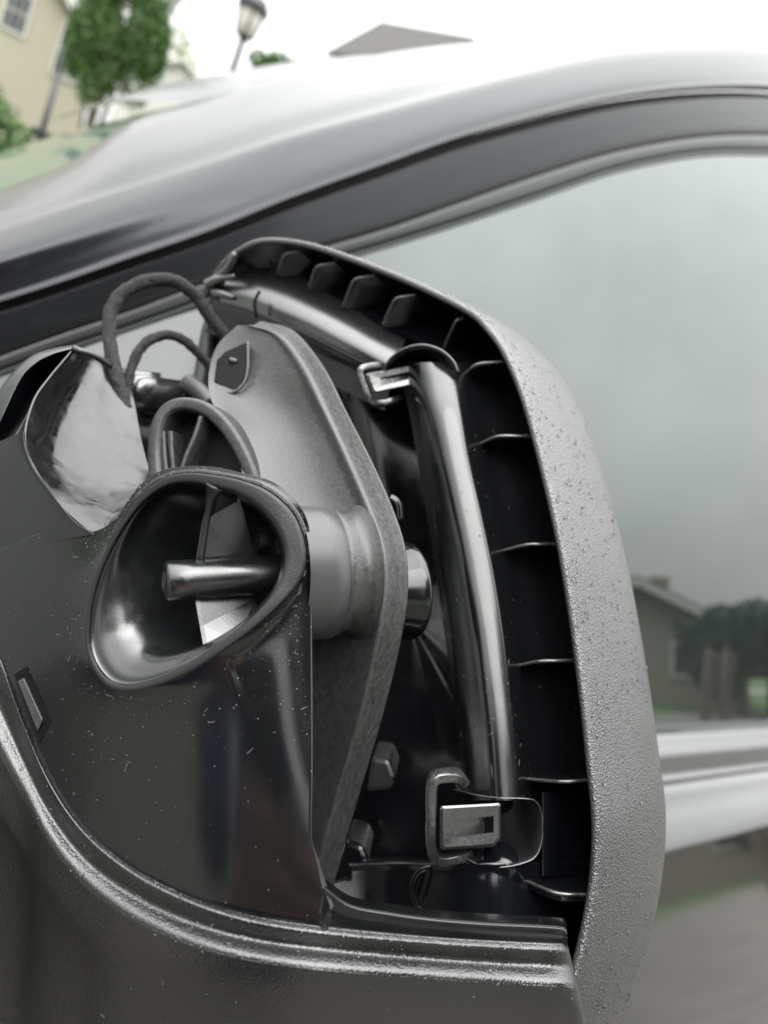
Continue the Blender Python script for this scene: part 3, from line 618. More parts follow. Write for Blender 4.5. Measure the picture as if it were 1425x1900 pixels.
# ------------------------------------------------------------------ grained lower shell
L1 = [(-70, 1060), (-35, 1140), (0, 1212), (40, 1327), (90, 1441), (150, 1531), (230, 1601), (330, 1656), (450, 1697), (600, 1722), (800, 1741), (950, 1750), (1045, 1754)]
L3 = [(-160, 1180), (-100, 1260), (-30, 1340), (38, 1462), (85, 1548), (150, 1630), (228, 1690), (330, 1740), (450, 1775), (600, 1796), (800, 1812), (950, 1822), (1062, 1828)]
def shell_row(i):
    x1, y1 = L1[i]; x3, y3 = L3[i]; dx, dy = x3-x1, y3-y1; ln = math.hypot(dx, dy); ux, uy = dx/ln, dy/ln
    base = dc(min(x1, 600), y1)+(max(x1, 600)-600)*.00004
    def q(t, z): return (x1+ux*t, y1+uy*t, base+z)
    k = ln/78.
    return [q(-8, .003), q(-4, .0006), q(0, -.0001), q(4, -.0007), q(8, -.0012), q(13, -.0014), q(20*k, -.0012), q(34*k, -.0008), q(42*k, -.0010), q(48*k, -.0016), q(55*k, -.0026), q(63*k, -.0037), q(71*k, -.0046), q(80*k, -.0051), q(92*k, -.0052),
            q(140*k, -.0042), q(240, .001), q(400, .012), q(600, .030)]
rows = [shell_row(i) for i in range(len(L1))]
rows.append([(x+6, y+1, d+.004) for x, y, d in rows[-1]]); rows[-1] = [(x, y, d+.008) for x, y, d in rows[-1]]
a = np.array([Pg(r) for r in rows]); a = cr(a, 130); a = cr(a.transpose(1, 0, 2), 120).transpose(1, 0, 2); v = a.reshape(-1, 3)
shell = mesh_obj('lower_shell', v, face_cam(v, grid_faces(130, 120)), m_shell, car); SURF['shell'] = a

# ------------------------------------------------------------------ wiring loops wrapped in fabric tape
def wire(pts, r, n=110):
    a = crs(Pg(pts), n); v, f = tube_vf(a, r, 18)
    v = np.array([p+0 for p in v])
    for i in range(len(v)-0):
        q = v[i]; c = a[min(i//18, n-1)]; nv = (q-c)/(np.linalg.norm(q-c)+1e-9)
        v[i] = q+nv*(.00035*mn.noise(Vector(q*700))+.0003*mn.noise(Vector(q*250)))
    o = mesh_obj('wiring_loop', v, f, m_tape, car); recalc(o)
    hv, hf = [], []
    for k in range(700):
        i = int(rng.integers(0, len(v))); q = v[i]; c = a[min(i//18, n-1)]; nv = (q-c); nv /= np.linalg.norm(nv)+1e-9
        dr = nv+rng.normal(0, .6, 3); dr *= .0012/np.linalg.norm(dr); s = np.cross(dr, rng.normal(0, 1, 3)); s *= .00004/np.linalg.norm(s)
        b = len(hv); hv += [q-s, q+s, q+dr]; hf.append((b, b+1, b+2))
    mesh_obj('tape_fuzz', hv, hf, m_tape, o, kind='stuff', smooth=False)
wire([(272, 905, .252), (258, 860, .254), (243, 800, .258), (228, 740, .262), (212, 680, .266), (203, 630, .270), (205, 580, .274), (228, 543, .278), (275, 521, .283), (325, 522, .288), (362, 548, .292), (392, 592, .296), (425, 630, .30)], .0025)
wire([(250, 850, .262), (240, 790, .264), (236, 730, .267), (245, 680, .270), (265, 642, .273), (300, 622, .277), (335, 628, .282), (365, 652, .286), (395, 685, .290)], .0018, 90)

# small dark lumps low behind the bracket
prism('adjuster_block', [(690, 1405, .256), (722, 1410, .255), (733, 1440, .254), (728, 1466, .253), (680, 1472, .254)], camv(.002, 0, .02), m_satin, car, bev=.0015)
prism('adjuster_block', [(640, 1560, .250), (672, 1570, .249), (685, 1600, .248), (662, 1632, .247), (615, 1645, .248)], camv(.002, 0, .02), m_inner, car, bev=.0015)

# ------------------------------------------------------------------ water droplets and dust
def drops(name, surf, n, rmin, rmax, m, parent, sel=None, flat=.55, seg=8):
    H, W = surf.shape[:2]; V, Fa = [], []; o = 0; tries = 0; made = 0
    th = np.linspace(0, 2*math.pi, seg, endpoint=False)
    while made < n and tries < n*12:
        tries += 1; i, j = rng.uniform(0, H-1.001), rng.uniform(0, W-1.001); a, b = int(i), int(j); fi, fj = i-a, j-b
        p = (surf[a, b]*(1-fi)+surf[a+1, b]*fi)*(1-fj)+(surf[a, b+1]*(1-fi)+surf[a+1, b+1]*fi)*fj
        e1 = surf[a+1, b]-surf[a, b]; e2 = surf[a, b+1]-surf[a, b]; nrm = np.cross(e1, e2); l = np.linalg.norm(nrm)
        if l < 1e-14: continue
        nrm /= l
        if nrm.dot(CAM-p) < 0: nrm = -nrm
        c = M.T@(p-CAM); px = 712.5+F*c[0]/-c[2]; py = 950-F*c[1]/-c[2]
        if sel and not sel(px, py): continue
        t1 = e1/np.linalg.norm(e1); t2 = np.cross(nrm, t1); r = rmin+(rmax-rmin)*rng.random()**3
        ring = []
        for rr, hh in ((1., -.02), (.92, .38), (.6, .82)):
            for t in th: ring.append(p+r*rr*(t1*math.cos(t)+t2*math.sin(t))+nrm*r*hh*flat)
        ring.append(p+nrm*r*flat); V += ring
        for k in range(2):
            for s in range(seg): Fa.append((o+k*seg+s, o+k*seg+(s+1) % seg, o+(k+1)*seg+(s+1) % seg, o+(k+1)*seg+s))
        for s in range(seg): Fa.append((o+2*seg+s, o+2*seg+(s+1) % seg, o+3*seg))
        o += len(ring); made += 1
    ob = mesh_obj(name, V, Fa, m, parent, kind='stuff'); recalc(ob); return ob
m_water = bpy.data.materials.new('water drops'); m_water.use_nodes = True; b_ = m_water.node_tree.nodes['Principled BSDF']
b_.inputs['Transmission Weight'].default_value = 1; b_.inputs['IOR'].default_value = 1.33; b_.inputs['Roughness'].default_value = .02; b_.inputs['Base Color'].default_value = (1, 1, 1, 1)
m_dust = mat('pale dust specks', (.5, .5, .48), .8)
drops('water_droplets', SURF['bezel'], 3600, .00016, .0008, m_water, bez)
drops('water_droplets', SURF['channel_ridge'], 130, .00018, .0005, m_water, car, lambda x, y: x > 780 and y > 690)
drops('dust_specks', SURF['channel_ridge'], 170, .00005, .00013, m_dust, car, seg=6)
drops('water_droplets', SURF['upch'], 40, .0002, .0006, m_water, car)
drops('dust_specks', SURF['cowl'], 900, .00003, .00010, m_dust, cowl, seg=6)
drops('water_droplets', SURF['cowl'], 26, .0003, .0008, m_water, cowl, lambda x, y: x < 260 and y > 1330)
drops('water_droplets', SURF['shell'], 160, .0002, .0006, m_water, shell, lambda x, y: y > 1200)
drops('dust_specks', SURF['shell'], 200, .00004, .00012, m_dust, shell, seg=6)

def fibres(name, surf, n, parent):
    V, Fa = [], []
    for _ in range(n):
        H, W = surf.shape[:2]; i, j = int(rng.integers(2, H-3)), int(rng.integers(2, W-3)); p = surf[i, j]; e1 = surf[i+1, j]-p; e2 = surf[i, j+1]-p; nrm = np.cross(e1, e2); nrm /= np.linalg.norm(nrm)+1e-12
        if nrm.dot(CAM-p) < 0: nrm = -nrm
        t = e1/np.linalg.norm(e1); t = t*math.cos(_)+np.cross(nrm, t)*math.sin(_); q = np.cross(nrm, t); l = rng.uniform(.0006, .0022); c = rng.uniform(-.4, .4)
        pts = [p+nrm*.00008+t*l*u+q*l*c*u*u for u in (0, .35, .7, 1)]; v, f = tube_vf(np.array(pts), .00002, 5); o = len(V); V += list(v); Fa += [tuple(k+o for k in ff) for ff in f]
    return mesh_obj(name, V, Fa, m_dust, parent, kind='stuff')
fibres('lint_fibres', SURF['cowl'], 26, cowl); fibres('lint_fibres', SURF['channel_ridge'], 14, car); fibres('lint_fibres', SURF['shell'], 14, shell)
# ================================================================== surroundings
m_lawn = mat('lawn', (.04, .085, .02), .9, col2=(.06, .11, .03), nscale=3, bump=[('n', 20, .05, 5)])
m_conc = mat('concrete driveway', (.13, .12, .105), .8, col2=(.09, .084, .073), nscale=1.5, bump=[('n', 60, .004, 6)])
m_street = mat('pale worn street', (.22, .21, .195), .85, col2=(.17, .165, .15), nscale=1.5)
m_asph = mat('damp asphalt', (.055, .055, .055), .6, col2=(.08, .08, .08), nscale=2, bump=[('n', 80, .004, 6)])
m_wall = mat('cream siding', (.37, .33, .265), .7, bump=[('n', 3, .01, 3)])
m_wall2 = mat('beige siding', (.28, .25, .20), .75, bump=[('n', 3, .01, 3)])
m_roof = mat('brown grey shingles', (.05, .047, .045), .85, col2=(.08, .075, .07), nscale=8, bump=[('n', 30, .02, 4)])
m_white = mat('white trim paint', (.5, .49, .465), .5)
m_pane = mat('dark window pane', (.03, .035, .04), .05, ior=1.6)
m_brick = mat('tan chimney', (.30, .25, .18), .85, bump=[('n', 12, .01, 3)])
m_bark = mat('bark', (.16, .12, .085), .9, col2=(.10, .08, .06), nscale=10, bump=[('n', 20, .03, 5)])
m_post = mat('black lamp metal', (.02, .022, .024), .4)
m_lampg = mat('frosted lamp glass', (.42, .40, .36), .3)
def leafmat(n, a, b): return mat(n, a, .6, col2=b, nscale=1.7, contrast=(.3, .7), ndetail=3)
m_leaf = leafmat('green leaves', (.045, .105, .02), (.085, .16, .035)); m_leafd = leafmat('dark leaves', (.012, .028, .014), (.028, .05, .022)); m_leafp = leafmat('glare-paled leaves', (.16, .22, .09), (.26, .30, .14))  # pale leaf colours hold the glare that washes out the far tree
def sheet(name, pts, z, m, kind='structure'):
    return [mesh_obj(name, [(x, y, z) for x, y in pts], [tuple(range(len(pts)))], m, smooth=False), None][0]
g = sheet('ground', [(-900, -900), (900, -900), (900, 900), (-900, 900)], 0, m_lawn); g['kind'] = 'structure'
def axes(a, b, z=0): return (CAM[:2]+Lw[:2]*a-Nw[:2]*b)     # along car, out from the car (our side positive)
def rect(a0, a1, b0, b1): return [tuple(axes(a, b)) for a, b in ((a0, b0), (a1, b0), (a1, b1), (a0, b1))]
g = sheet('driveway', rect(-14, 60, -2.6, 9.0), .004, m_conc); g['kind'] = 'structure'
g = sheet('road', rect(-60, 80, -11, -4.5), .008, m_asph); g['kind'] = 'structure'
g = sheet('road', rect(-60, 120, 20, 29), .008, m_street); g['kind'] = 'structure'

def house(loc, rz, w, dpt, h, rh, wallm, roofm, name, label, wins=(), chim=None, over=.4):
    """gable house: local x = width of the gable face, local y = depth; front face at y=0; windows (x, z, w, h)"""
    t = thing(name, label, 'house', loc); ca, sa = math.cos(rz), math.sin(rz)
    def W(x, y, z): return np.array(loc)+np.array([ca*x-sa*y, sa*x+ca*y, z])
    v = [W(*p) for p in [(-w/2, 0, 0), (w/2, 0, 0), (w/2, 0, h), (0, 0, h+rh), (-w/2, 0, h), (-w/2, dpt, 0), (w/2, dpt, 0), (w/2, dpt, h), (0, dpt, h+rh), (-w/2, dpt, h)]]
    f = [(0, 1, 2, 3, 4), (9, 8, 7, 6, 5), (1, 6, 7, 2), (5, 0, 4, 9), (2, 7, 8, 3), (3, 8, 9, 4), (0, 5, 6, 1)]
    o = mesh_obj('wall', v, f, wallm, t, smooth=False); recalc(o)
    sl = rh/(w/2); ov = over; th = .18
    for s in (-1, 1):
        e0, e1 = (w/2+ov)*s, 0
        v = [W(e0, -ov, h-ov*sl+.03), W(e1, -ov, h+rh+.03), W(e1, dpt+ov, h+rh+.03), W(e0, dpt+ov, h-ov*sl+.03)]
        v = v+[p+np.array([0, 0, th]) for p in v]
        o = mesh_obj('roof', v, [(0, 1, 2, 3), (7, 6, 5, 4), (0, 4, 5, 1), (1, 5, 6, 2), (2, 6, 7, 3), (3, 7, 4, 0)], roofm, t, smooth=False); recalc(o)
        v = [W(e0, -ov-.03, h-ov*sl-.14), W(e1, -ov-.03, h+rh-.14), W(e1, -ov-.03, h+rh+.14), W(e0, -ov-.03, h-ov*sl+.14)]; v = v+[p+np.array([-sa*-.025, ca*-.025, 0]) for p in v]
        o = mesh_obj('fascia', v, [(0, 1, 2, 3), (7, 6, 5, 4), (0, 4, 5, 1), (1, 5, 6, 2), (2, 6, 7, 3), (3, 7, 4, 0)], m_white, t, smooth=False); recalc(o)
    for (x, z, ww, hh) in wins:
        parts = []
        for (a, b, c_, d_) in [(x-ww/2-.06, z-hh/2-.06, .12, hh+.12), (x+ww/2-.06, z-hh/2-.06, .12, hh+.12), (x-ww/2+.06, z-hh/2-.06, ww-.12, .12), (x-ww/2+.06, z+hh/2-.06, ww-.12, .12), (x-ww/2+.06, z-.03, ww-.12, .06)]:
            vv = [W(a+i*c_, -.08+j*.08, b+k*d_) for k in (0, 1) for j in (0, 1) for i in (0, 1)]
            parts.append((np.array(vv), [(0, 2, 3, 1), (4, 5, 7, 6), (0, 1, 5, 4), (2, 6, 7, 3), (0, 4, 6, 2), (1, 3, 7, 5)]))
        for q in range(1, 3):
            a = x-ww/2+q*ww/3; vv = [W(a-.02+i*.04, -.05+j*.04, z-hh/2+.06+k*(hh-.12)) for k in (0, 1) for j in (0, 1) for i in (0, 1)]
            parts.append((np.array(vv), [(0, 2, 3, 1), (4, 5, 7, 6), (0, 1, 5, 4), (2, 6, 7, 3), (0, 4, 6, 2), (1, 3, 7, 5)]))
        vv, ff = join_vf(parts); fr = mesh_obj('window', vv, ff, m_white, t, smooth=False)
        vv = [W(x-ww/2, -.02, z-hh/2), W(x+ww/2, -.02, z-hh/2), W(x+ww/2, -.02, z+hh/2), W(x-ww/2, -.02, z+hh/2)]
        mesh_obj('pane', vv, [(0, 1, 2, 3)], m_pane, fr, smooth=False)
    if chim:
        x, y, cw, ch = chim; zb = h+rh-abs(x)*sl-.4
        parts = []
        for z0, z1, ex in ((zb, h+rh+ch, 0), (h+rh+ch, h+rh+ch+.2, .1)):
            vv = [W(x+(i-.5)*(cw+ex), y+(j-.5)*(cw+ex), z0 if k == 0 else z1) for k in (0, 1) for j in (0, 1) for i in (0, 1)]
            parts.append((np.array(vv), [(0, 2, 3, 1), (4, 5, 7, 6), (0, 1, 5, 4), (2, 6, 7, 3), (0, 4, 6, 2), (1, 3, 7, 5)]))
        vv, ff = join_vf(parts); mesh_obj('chimney', vv, ff, m_brick, t, smooth=False)
    return t
def foliage(c, rad, n, ls, m, name, parent, seedv=0, lumps=14):
    """leaf cloud: clumps inside an ellipsoid, each of many small quads"""
    r = np.random.default_rng(seedv); rad = np.array(rad, float); V, Fa = [], []
    cl = r.normal(0, 1, (lumps, 3)); cl /= np.linalg.norm(cl, axis=1)[:, None]; cl *= r.uniform(.45, .85, (lumps, 1)); cr_ = r.uniform(.28, .48, lumps)
    cl[0] = 0; cr_[0] = .62
    for i in range(n):
        k = r.integers(0, lumps); d = r.normal(0, 1, 3); d /= np.linalg.norm(d); p = cl[k]+d*cr_[k]*r.uniform(.75, 1.08)
        q = np.array(c)+p*rad; a = r.normal(0, 1, 3); a /= np.linalg.norm(a); b = np.cross(a, r.normal(0, 1, 3)); b /= np.linalg.norm(b); s = ls*r.uniform(.6, 1.4)
        o = len(V); V += [q-a*s, q+b*s*.55, q+a*s, q-b*s*.55]; Fa.append((o, o+1, o+2, o+3))
    return mesh_obj(name, V, Fa, m, parent, smooth=False)
def tree(base, trunk_h, c_h, rad, n, ls, m, label, name='tree', seedv=1, group=None, tr=.16, limbs=5, solidcore=True):
    base = np.array([base[0], base[1], 0.]); t = thing(name, label, 'tree', base, group)
    r = np.random.default_rng(seedv); cc = base+[0, 0, c_h]; parts = []
    pts = np.array([base, base+[.05, .02, trunk_h*.5], base+[0, .05, trunk_h], cc]); parts.append(tube_vf(cr(pts, 12), np.linspace(tr, tr*.35, 12), 10))
    for i in range(limbs):
        a = 2*math.pi*i/limbs+r.uniform(-.3, .3); st = base+[0, 0, trunk_h*r.uniform(.6, 1)]; en = cc+np.array([math.cos(a)*rad[0]*.55, math.sin(a)*rad[1]*.55, rad[2]*r.uniform(-.3, .4)])
        parts.append(tube_vf(cr(np.array([st, (st+en)/2+[0, 0, .1], en]), 8), np.linspace(tr*.5, tr*.12, 8), 7))
    v, f = join_vf(parts); mesh_obj('trunk', v, f, m_bark, t)
    foliage(cc, rad, n, ls, m, 'crown', t, seedv)
    return t
def gp_(x, y, d):                                   # ground point under the pixel's ray at depth d
    p = P(x, y, d); return p

# beyond the car -----------------------------------------------------
p = P(196, 128, 36.); pz = p[2]
# near wall runs across the view; its right hand eave is at p
az = math.atan2(ray(60, 60)[1], ray(60, 60)[0])-math.pi/2
hw = 9.5; eh = pz+.1
hl = np.array([p[0], p[1], 0])+np.array([-math.cos(az), -math.sin(az), 0])*(hw/2+.3)
def to_local(x, y, d=36.):
    q = P(x, y, d); r_ = q-hl; return math.cos(az)*r_[0]+math.sin(az)*r_[1], q[2]
wins = []
for (x, y, ww, hh) in [(28, 42, 1.0, 1.7), (118, 100, .7, 2.4), (140, 112, .5, 2.2)]:
    a, z = to_local(x, y); wins.append((a, z, ww, hh))
house(hl, az, hw, 12, eh, 4.0, m_wall, m_roof, 'cream_house', 'cream gabled house at the upper left beyond the windscreen', wins)
tree(P(222, 60, 30)[:2], 3, P(222, 45, 30)[2], (1.85, 1.85, 4.2), 26000, .085, m_leaf, 'tall dense green tree beside the cream house', seedv=3, tr=.2)
b = P(8, 215, 22); t = thing('hedge_bush', 'bright green rounded bush in front of the cream house', 'bush', (b[0], b[1], 0)); foliage((b[0], b[1], b[2]-.5), (1.1, 1.1, 1.5), 5000, .07, m_leaf, 'crown', t, 5)
tube('stem', [np.array([b[0], b[1], 0]), np.array([b[0], b[1], b[2]-.6])], .06, m_bark, t, n=6, pix=False)
def lamp(x, ytop, ybase_dummy, d, label, ph=.6, s=1.):
    q = P(x, ytop, d); base = np.array([q[0], q[1], 0]); t = thing('street_lamp', label, 'street lamp', base); zt = q[2]; up = Zw
    r_ = lambda nm, pr, m: lathe(nm, base+np.array([1e-6, 0, 0]), np.array([0, 1e-4, 1.]), pr, m, t, 20)
    r_('post', [(0, .11*s), (.3, .09*s), (.35, .05*s), (zt-.62*s, .032*s), (zt-.6*s, .05*s), (zt-.56*s, .04*s)], m_post)
    r_('lamp_glass', [(zt-.55*s, .09*s), (zt-.52*s, .10*s), (zt-.22*s, .165*s), (zt-.22*s, .02)], m_lampg)
    ca = r_('cap', [(zt-.22*s, .20*s), (zt-.19*s, .205*s), (zt-.08*s, .15*s), (zt-.05*s, .07*s), (zt, .02*s), (zt+.03, .0)], m_post)
    r_('collar', [(zt-.57*s, .05*s), (zt-.56*s, .10*s), (zt-.54*s, .10*s)], m_post)
    for k in range(4):
        a = k*math.pi/2+.4; pts = [base+np.array([math.cos(a)*.105*s, math.sin(a)*.105*s, zt-.54*s]), base+np.array([math.cos(a)*.175*s, math.sin(a)*.175*s, zt-.2*s])]
        tube('lamp_bar', pts, .012*s, m_post, t, n=2, seg=6, pix=False)
    return t
lamp(480, -14, 0, 9.5, 'black post lantern rising above the middle of the pillar')
q = P(108, 140, 24); b0_ = np.array([q[0], q[1], 0]); t = thing('driveway_post', 'dark slim post in front of the cream house', 'post', b0_)
tube('post', [b0_, q], .10, m_post, t, n=4, seg=10, pix=False); v, f = box_vf((q[0], q[1], P(66, 243, 24)[2]), (.55, .4, .25)); mesh_obj('base', v, f, m_post, t, smooth=False)
tree(P(518, 135, 40)[:2], 3, P(518, 140, 40)[2], (1.9, 1.9, 1.1), 1800, .14, m_leaf, 'small green treetop showing above the pillar beside the lantern', seedv=8)
tree(P(325, 110, 60)[:2], 5, P(325, 110, 60)[2], (3.0, 3.0, 2.2), 900, .16, m_leafp, 'faint tree coloured pale for the glare above the far white house', seedv=9)
q = P(330, 150, 55); house(np.array([q[0], q[1], 0]), az-.15, 7, 10, q[2]-.6, 2.0, m_white, mat('glare-paled shingles', (.5, .48, .42), .8), 'white_house', 'far white house between the tall tree and the lantern')  # roof colour paled for the glare over the far house
q = P(862, 78, 27); az2 = math.atan2(ray(850, 60)[1], ray(850, 60)[0])-math.pi/2
house(np.array([q[0], q[1], 0]), az2+.95, 3.6, 3.6, q[2]-1.9, 1.9, m_wall2, m_roof, 'beige_house', 'beige house gable and grey roof peeking over the car roof')
q = P(662, 44, 31)
q2 = P(655, -20, 34); t = thing('roof_aerial', 'thin aerial mast on the peak of the beige house', 'aerial', q+np.array([0, 0, .1])); tube('mast', [q+[0, 0, -.2], q+[0, 0, 2.0]], .03, m_post, t, n=4, seg=6, pix=False)

# on our side, seen in the glass and paint -----------------------------
D = 26.
pL, pR = env_pt(1150, 1200, D), env_pt(1300, 1200, D); dirn = (pR-pL)[:2]; dirn /= np.linalg.norm(dirn); azh = math.atan2(dirn[1], dirn[0])
if True:
    top = env_pt(1185, 1082, D); ev = env_pt(1300, 1172, D)
    c_ = env_pt(1180, 1240, D); face = np.array([math.cos(azh), math.sin(azh)]);
    ang = azh if np.dot([-math.sin(azh), math.cos(azh)], c_[:2]) > 0 else azh+math.pi
    house(np.array([c_[0], c_[1], 0]), ang, 6.4, 10, max(2.2, ev[2]), max(1.5, top[2]-ev[2]), m_wall2, m_roof, 'reflected_house', 'beige house with a brown roof and chimney, mirrored in the side window', [(-1.6, 1.5, .9, 1.1), (1.6, 1.5, .9, 1.1)], chim=((.9 if ang == azh else -.9), 2., .6, .25), over=.7)
for k, (x, y0, D_, rx, nl) in enumerate([(1338, 1212, 22, 1.2, 6000), (1378, 1196, 22, 1.7, 8000), (1430, 1200, 23, 2.0, 8000), (1500, 1190, 24, 2.4, 7000), (1560, 1200, 30, 1.8, 4000)]):
    q = env_pt(x, y0, D_); tree(q[:2], 1.6, max(q[2]+.1, 1.7), (rx, rx, 1.15), nl, .08, m_leafd, ['dark round tree right of the house in the window reflection', 'second dark tree in the window reflection, by the tan trunks', 'third dark tree in the window reflection near the photo edge', 'dark tree mirrored off the right edge of the window', 'small dark tree at the far right of the row mirrored in the window'][k], seedv=20+k, group='dark trees mirrored in the side window')
for k, (x, D_) in enumerate([(1312, 12), (1345, 12.5)]):
    q = env_pt(x, 1290, D_); t = thing('tree_stump', ['tan pollarded trunk, the left one of the pair mirrored in the window', 'tan pollarded trunk, the right one of the pair mirrored in the window'][k], 'tree trunk', (q[0], q[1], 0), 'tan trunks mirrored in the window')
    b0_ = np.array([q[0], q[1], 0]); zt = env_pt(x, 1215, D_)[2]; v, f = join_vf([tube_vf(cr(np.array([b0_, b0_+[.03, 0, zt*.5], b0_+[-.12, .10, zt]]), 12), np.linspace(.11, .08, 12), 12), tube_vf(cr(np.array([b0_+[0, 0, zt*.7], b0_+[.2, .1, zt+.15]]), 6), np.linspace(.07, .05, 6), 8)])
    mesh_obj('trunk', v, f, m_bark, t)
# tall dark tree whose image darkens the pillar foot
for k, (az_, D_, hh) in enumerate([(121, 8.0, 13.5), (137, 8.5, 12.5), (150, 10, 8.0), (110, 11.0, 12.0)]):
    a = math.radians(az_); tree((math.sin(a)*D_, math.cos(a)*D_), 2.2, hh*.55, (2.0, 2.0, hh*.42), 5200, .16, m_leafd, ['tall dark evergreen whose image darkens the lower pillar', 'second tall dark evergreen left of the driveway', 'third tall dark evergreen beside the driveway', 'tall dark evergreen farther along the driveway'][k], seedv=40+k, group='tall dark evergreens beside the driveway')

# ------------------------------------------------------------------ the photographer and the phone, seen mirrored in the glossy plastic
m_skin = mat('skin', (.36, .20, .14), .5, bump=[('n', 400, .0003, 3)]); m_blue = mat('blue jacket cloth', (.012, .022, .075), .85, bump=[('n', 300, .0008, 3)]); m_jean = mat('dark trousers', (.02, .022, .03), .9)
m_hair = mat('brown hair', (.03, .02, .012), .6, bump=[('n', 200, .002, 3)]); m_shoe = mat('dark shoe leather', (.02, .02, .02), .5); m_phone = mat('dark phone metal', (.02, .02, .022), .25, metal=.5); m_eye = mat('eye white', (.6, .6, .58), .2); m_lip = mat('lips', (.35, .12, .10), .5)
def skin(name, pts, edges, m, parent, sub=2, root=0):
    """pts: (world position, rx, ry); one continuous limb surface"""
    off = np.array(ROOT[parent.name]); me = bpy.data.meshes.new(name); me.from_pydata([tuple(np.array(p[0])-off) for p in pts], edges, []); me.materials.append(m)
    o = bpy.data.objects.new(name, me); C.objects.link(o); o.parent = parent; ROOT[o.name] = tuple(off)
    o.modifiers.new('skin', 'SKIN'); me.skin_vertices or None
    if not me.skin_vertices:
        bm = bmesh.new(); bm.from_mesh(me); bm.verts.layers.skin.verify(); bm.to_mesh(me); bm.free()
    for i, p in enumerate(pts): me.skin_vertices[0].data[i].radius = (p[1], p[2]); me.skin_vertices[0].data[i].use_root = (i == root)
    md = o.modifiers.new('smooth', 'SUBSURF'); md.levels = sub; md.render_levels = sub; o.modifiers['skin'].use_smooth_shade = True
    return o
fx, fy = -.03, -.56
pr_ = thing('person', 'person in a blue jacket holding up a phone, mirrored dimly in the glossy cowl', 'person', (fx, fy, 0))
V3 = lambda x, y, z: (fx+x, fy+y, z)
hold_l, hold_r = P(0, 0, 0)+camv(-.075, .085, -.030), P(0, 0, 0)+camv(.030, .095, -.030)
hold_l -= np.array([0, .0, 0]); 
shl, shr = np.array(V3(-.20, 0, 1.44)), np.array(V3(.20, 0, 1.44)); ell, elr = np.array(V3(-.27, .10, 1.16)), np.array(V3(.26, .10, 1.16))
jk = [(V3(0, 0, .95), .17, .12), (V3(0, -.01, 1.12), .155, .115), (V3(0, 0, 1.30), .18, .125), (V3(0, -.005, 1.44), .11, .085), (V3(0, 0, 1.50), .062, .062),
      (shl, .07, .07), (ell, .055, .055), (hold_l+(ell-hold_l)*.30, .042, .042), (shr, .07, .07), (elr, .055, .055), (hold_r+(elr-hold_r)*.30, .042, .042), (V3(0, 0, .86), .17, .125)]
skin('jacket', jk, [(0, 1), (1, 2), (2, 3), (3, 4), (3, 5), (5, 6), (6, 7), (3, 8), (8, 9), (9, 10), (0, 11)], m_blue, pr_)
skin('trousers', [(V3(0, 0, .90), .155, .115), (V3(-.10, 0, .80), .09, .09), (V3(-.11, .01, .48), .06, .065), (V3(-.12, -.01, .10), .045, .05), (V3(.10, 0, .80), .09, .09), (V3(.11, .01, .48), .06, .065), (V3(.12, -.01, .10), .045, .05)],
     [(0, 1), (1, 2), (2, 3), (0, 4), (4, 5), (5, 6)], m_jean, pr_)
for sx in (-1, 1):
    skin('shoe', [(V3(.12*sx, -.05, .05), .038, .045), (V3(.12*sx, .05, .045), .042, .038), (V3(.125*sx, .15, .035), .038, .028)], [(0, 1), (1, 2)], m_shoe, pr_)
hc = np.array(V3(0, .03, 1.645))
body = skin('body', [(V3(0, 0, 1.44), .055, .055), (V3(0, .005, 1.53), .052, .055), (hc+[0, .0, -.06], .062, .072), (hc, .073, .088), (hc+[0, -.01, .065], .066, .078)], [(0, 1), (1, 2), (2, 3), (3, 4)], m_skin, pr_)
skin('nose', [(hc+[0, .088, .01], .009, .008), (hc+[0, .102, -.018], .013, .010), (hc+[0, .096, -.028], .010, .006)], [(0, 1), (1, 2)], m_skin, pr_)
skin('mouth', [(hc+[-.022, .078, -.055], .003, .003), (hc+[0, .088, -.054], .006, .007), (hc+[.022, .078, -.055], .003, .003)], [(0, 1), (1, 2)], m_lip, pr_, root=1)
for sx in (-1, 1):
    lathe('eye', hc+[.031*sx, .074, .012], np.array([.05*sx, 1, 0.]), [(-.01, .0), (-.008, .008), (0, .012), (.006, .010), (.010, .005), (.011, 0)], m_eye, pr_, 16)
    skin('ear', [(hc+[.074*sx, -.005, -.02], .010, .012), (hc+[.080*sx, -.01, .005], .010, .016), (hc+[.082*sx, -.014, .022], .006, .010)], [(0, 1), (1, 2)], m_skin, pr_)
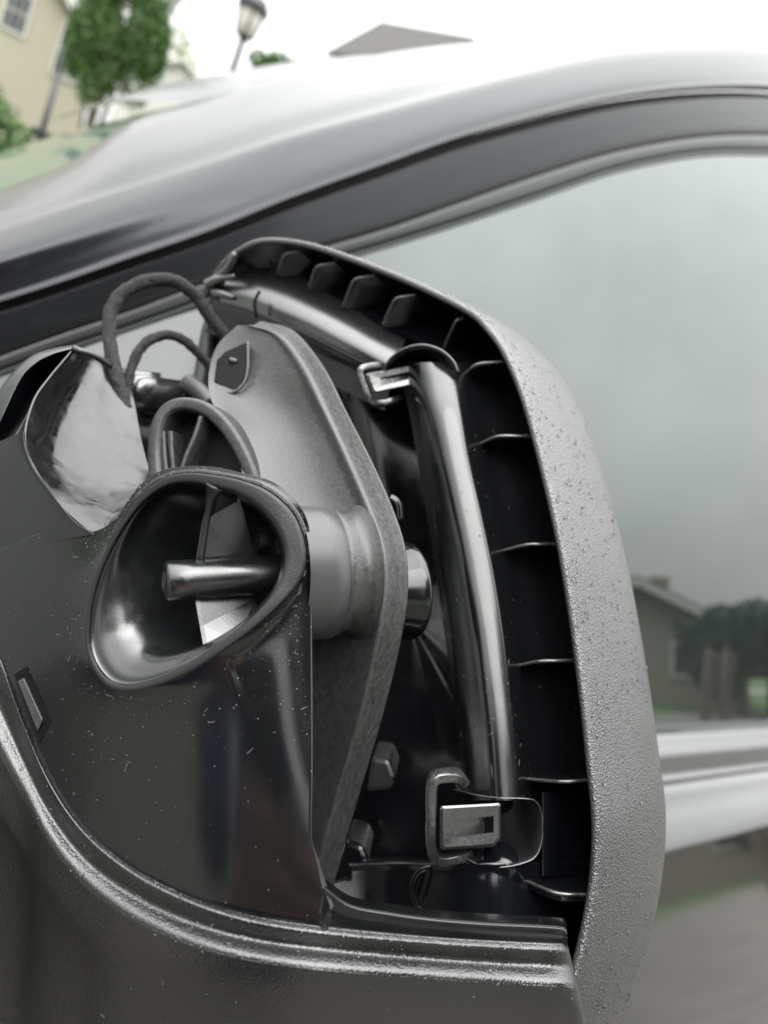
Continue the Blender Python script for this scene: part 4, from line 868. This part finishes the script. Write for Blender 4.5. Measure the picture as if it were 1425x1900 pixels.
skin('hair', [(hc+[0, -.045, -.05], .07, .055), (hc+[0, -.04, .02], .083, .078), (hc+[0, -.015, .085], .070, .075), (hc+[0, .035, .095], .055, .04)], [(0, 1), (1, 2), (2, 3)], m_hair, pr_)
def hand(wrist, palm, side):
    """palm beside the phone's edge, four fingers behind its back, thumb on the screen side"""
    f_dir = camv(-side, 0, 0)                 # fingers run across the back of the phone
    dn = camv(0, 1, 0); back = camv(0, 0, 1)
    skin('palm', [(wrist, .026, .021), (palm+dn*.045-f_dir*.004-back*.006, .026, .016), (palm+dn*.012, .030, .014), (palm-dn*.018, .024, .012)], [(0, 1), (1, 2), (2, 3)], m_skin, pr_)
    for k, (o_, l) in enumerate([(-.030, .92), (-.010, 1.), (.010, .95), (.029, .78)]):
        b = palm+dn*o_; pts = [(b-f_dir*.004, .0095, .0095), (b+f_dir*.014+back*.0135, .009, .009), (b+f_dir*(.014+.020*l)+back*.017, .0085, .0085), (b+f_dir*(.014+.036*l)+back*.013+dn*.003, .0075, .0075)]
        skin('finger', pts, [(0, 1), (1, 2), (2, 3)], m_skin, pr_, 2)
    b = palm+dn*.030-back*.010; skin('thumb', [(b, .012, .012), (b-dn*.025-back*.016+f_dir*.006, .0105, .0105), (b-dn*.050-back*.017+f_dir*.018, .009, .009)], [(0, 1), (1, 2)], m_skin, pr_)
pc = CAM+camv(-.022, .060, -.0085)            # centre of the phone
pl_, prr = pc+camv(-.047, .044, 0), pc+camv(.047, .052, 0)
hand(hold_l+camv(-.005, .04, -.02), pl_, -1); hand(hold_r+camv(.012, .04, -.02), prr, 1)
ph = thing('mobile_phone', 'dark phone held upright in both hands of the mirrored person', 'phone', pc)
ol = []
for sx, sy, a0 in ((1, 1, 0), (-1, 1, 90), (-1, -1, 180), (1, -1, 270)):
    for k in range(5): a = math.radians(a0+k*22.5); ol.append(pc+camv(sx*.0275+.008*math.cos(a), sy*.0655+.008*math.sin(a), -.0038))
prism('case', ol, camv(0, 0, .0072), m_phone, ph, bev=.001, pix=False)
prism('screen', [pc+(p-pc)*.95-camv(0, 0, .0008) for p in ol], camv(0, 0, .0003), mat('phone screen glass', (.02, .02, .02), .05), ph, bev=0, pix=False)
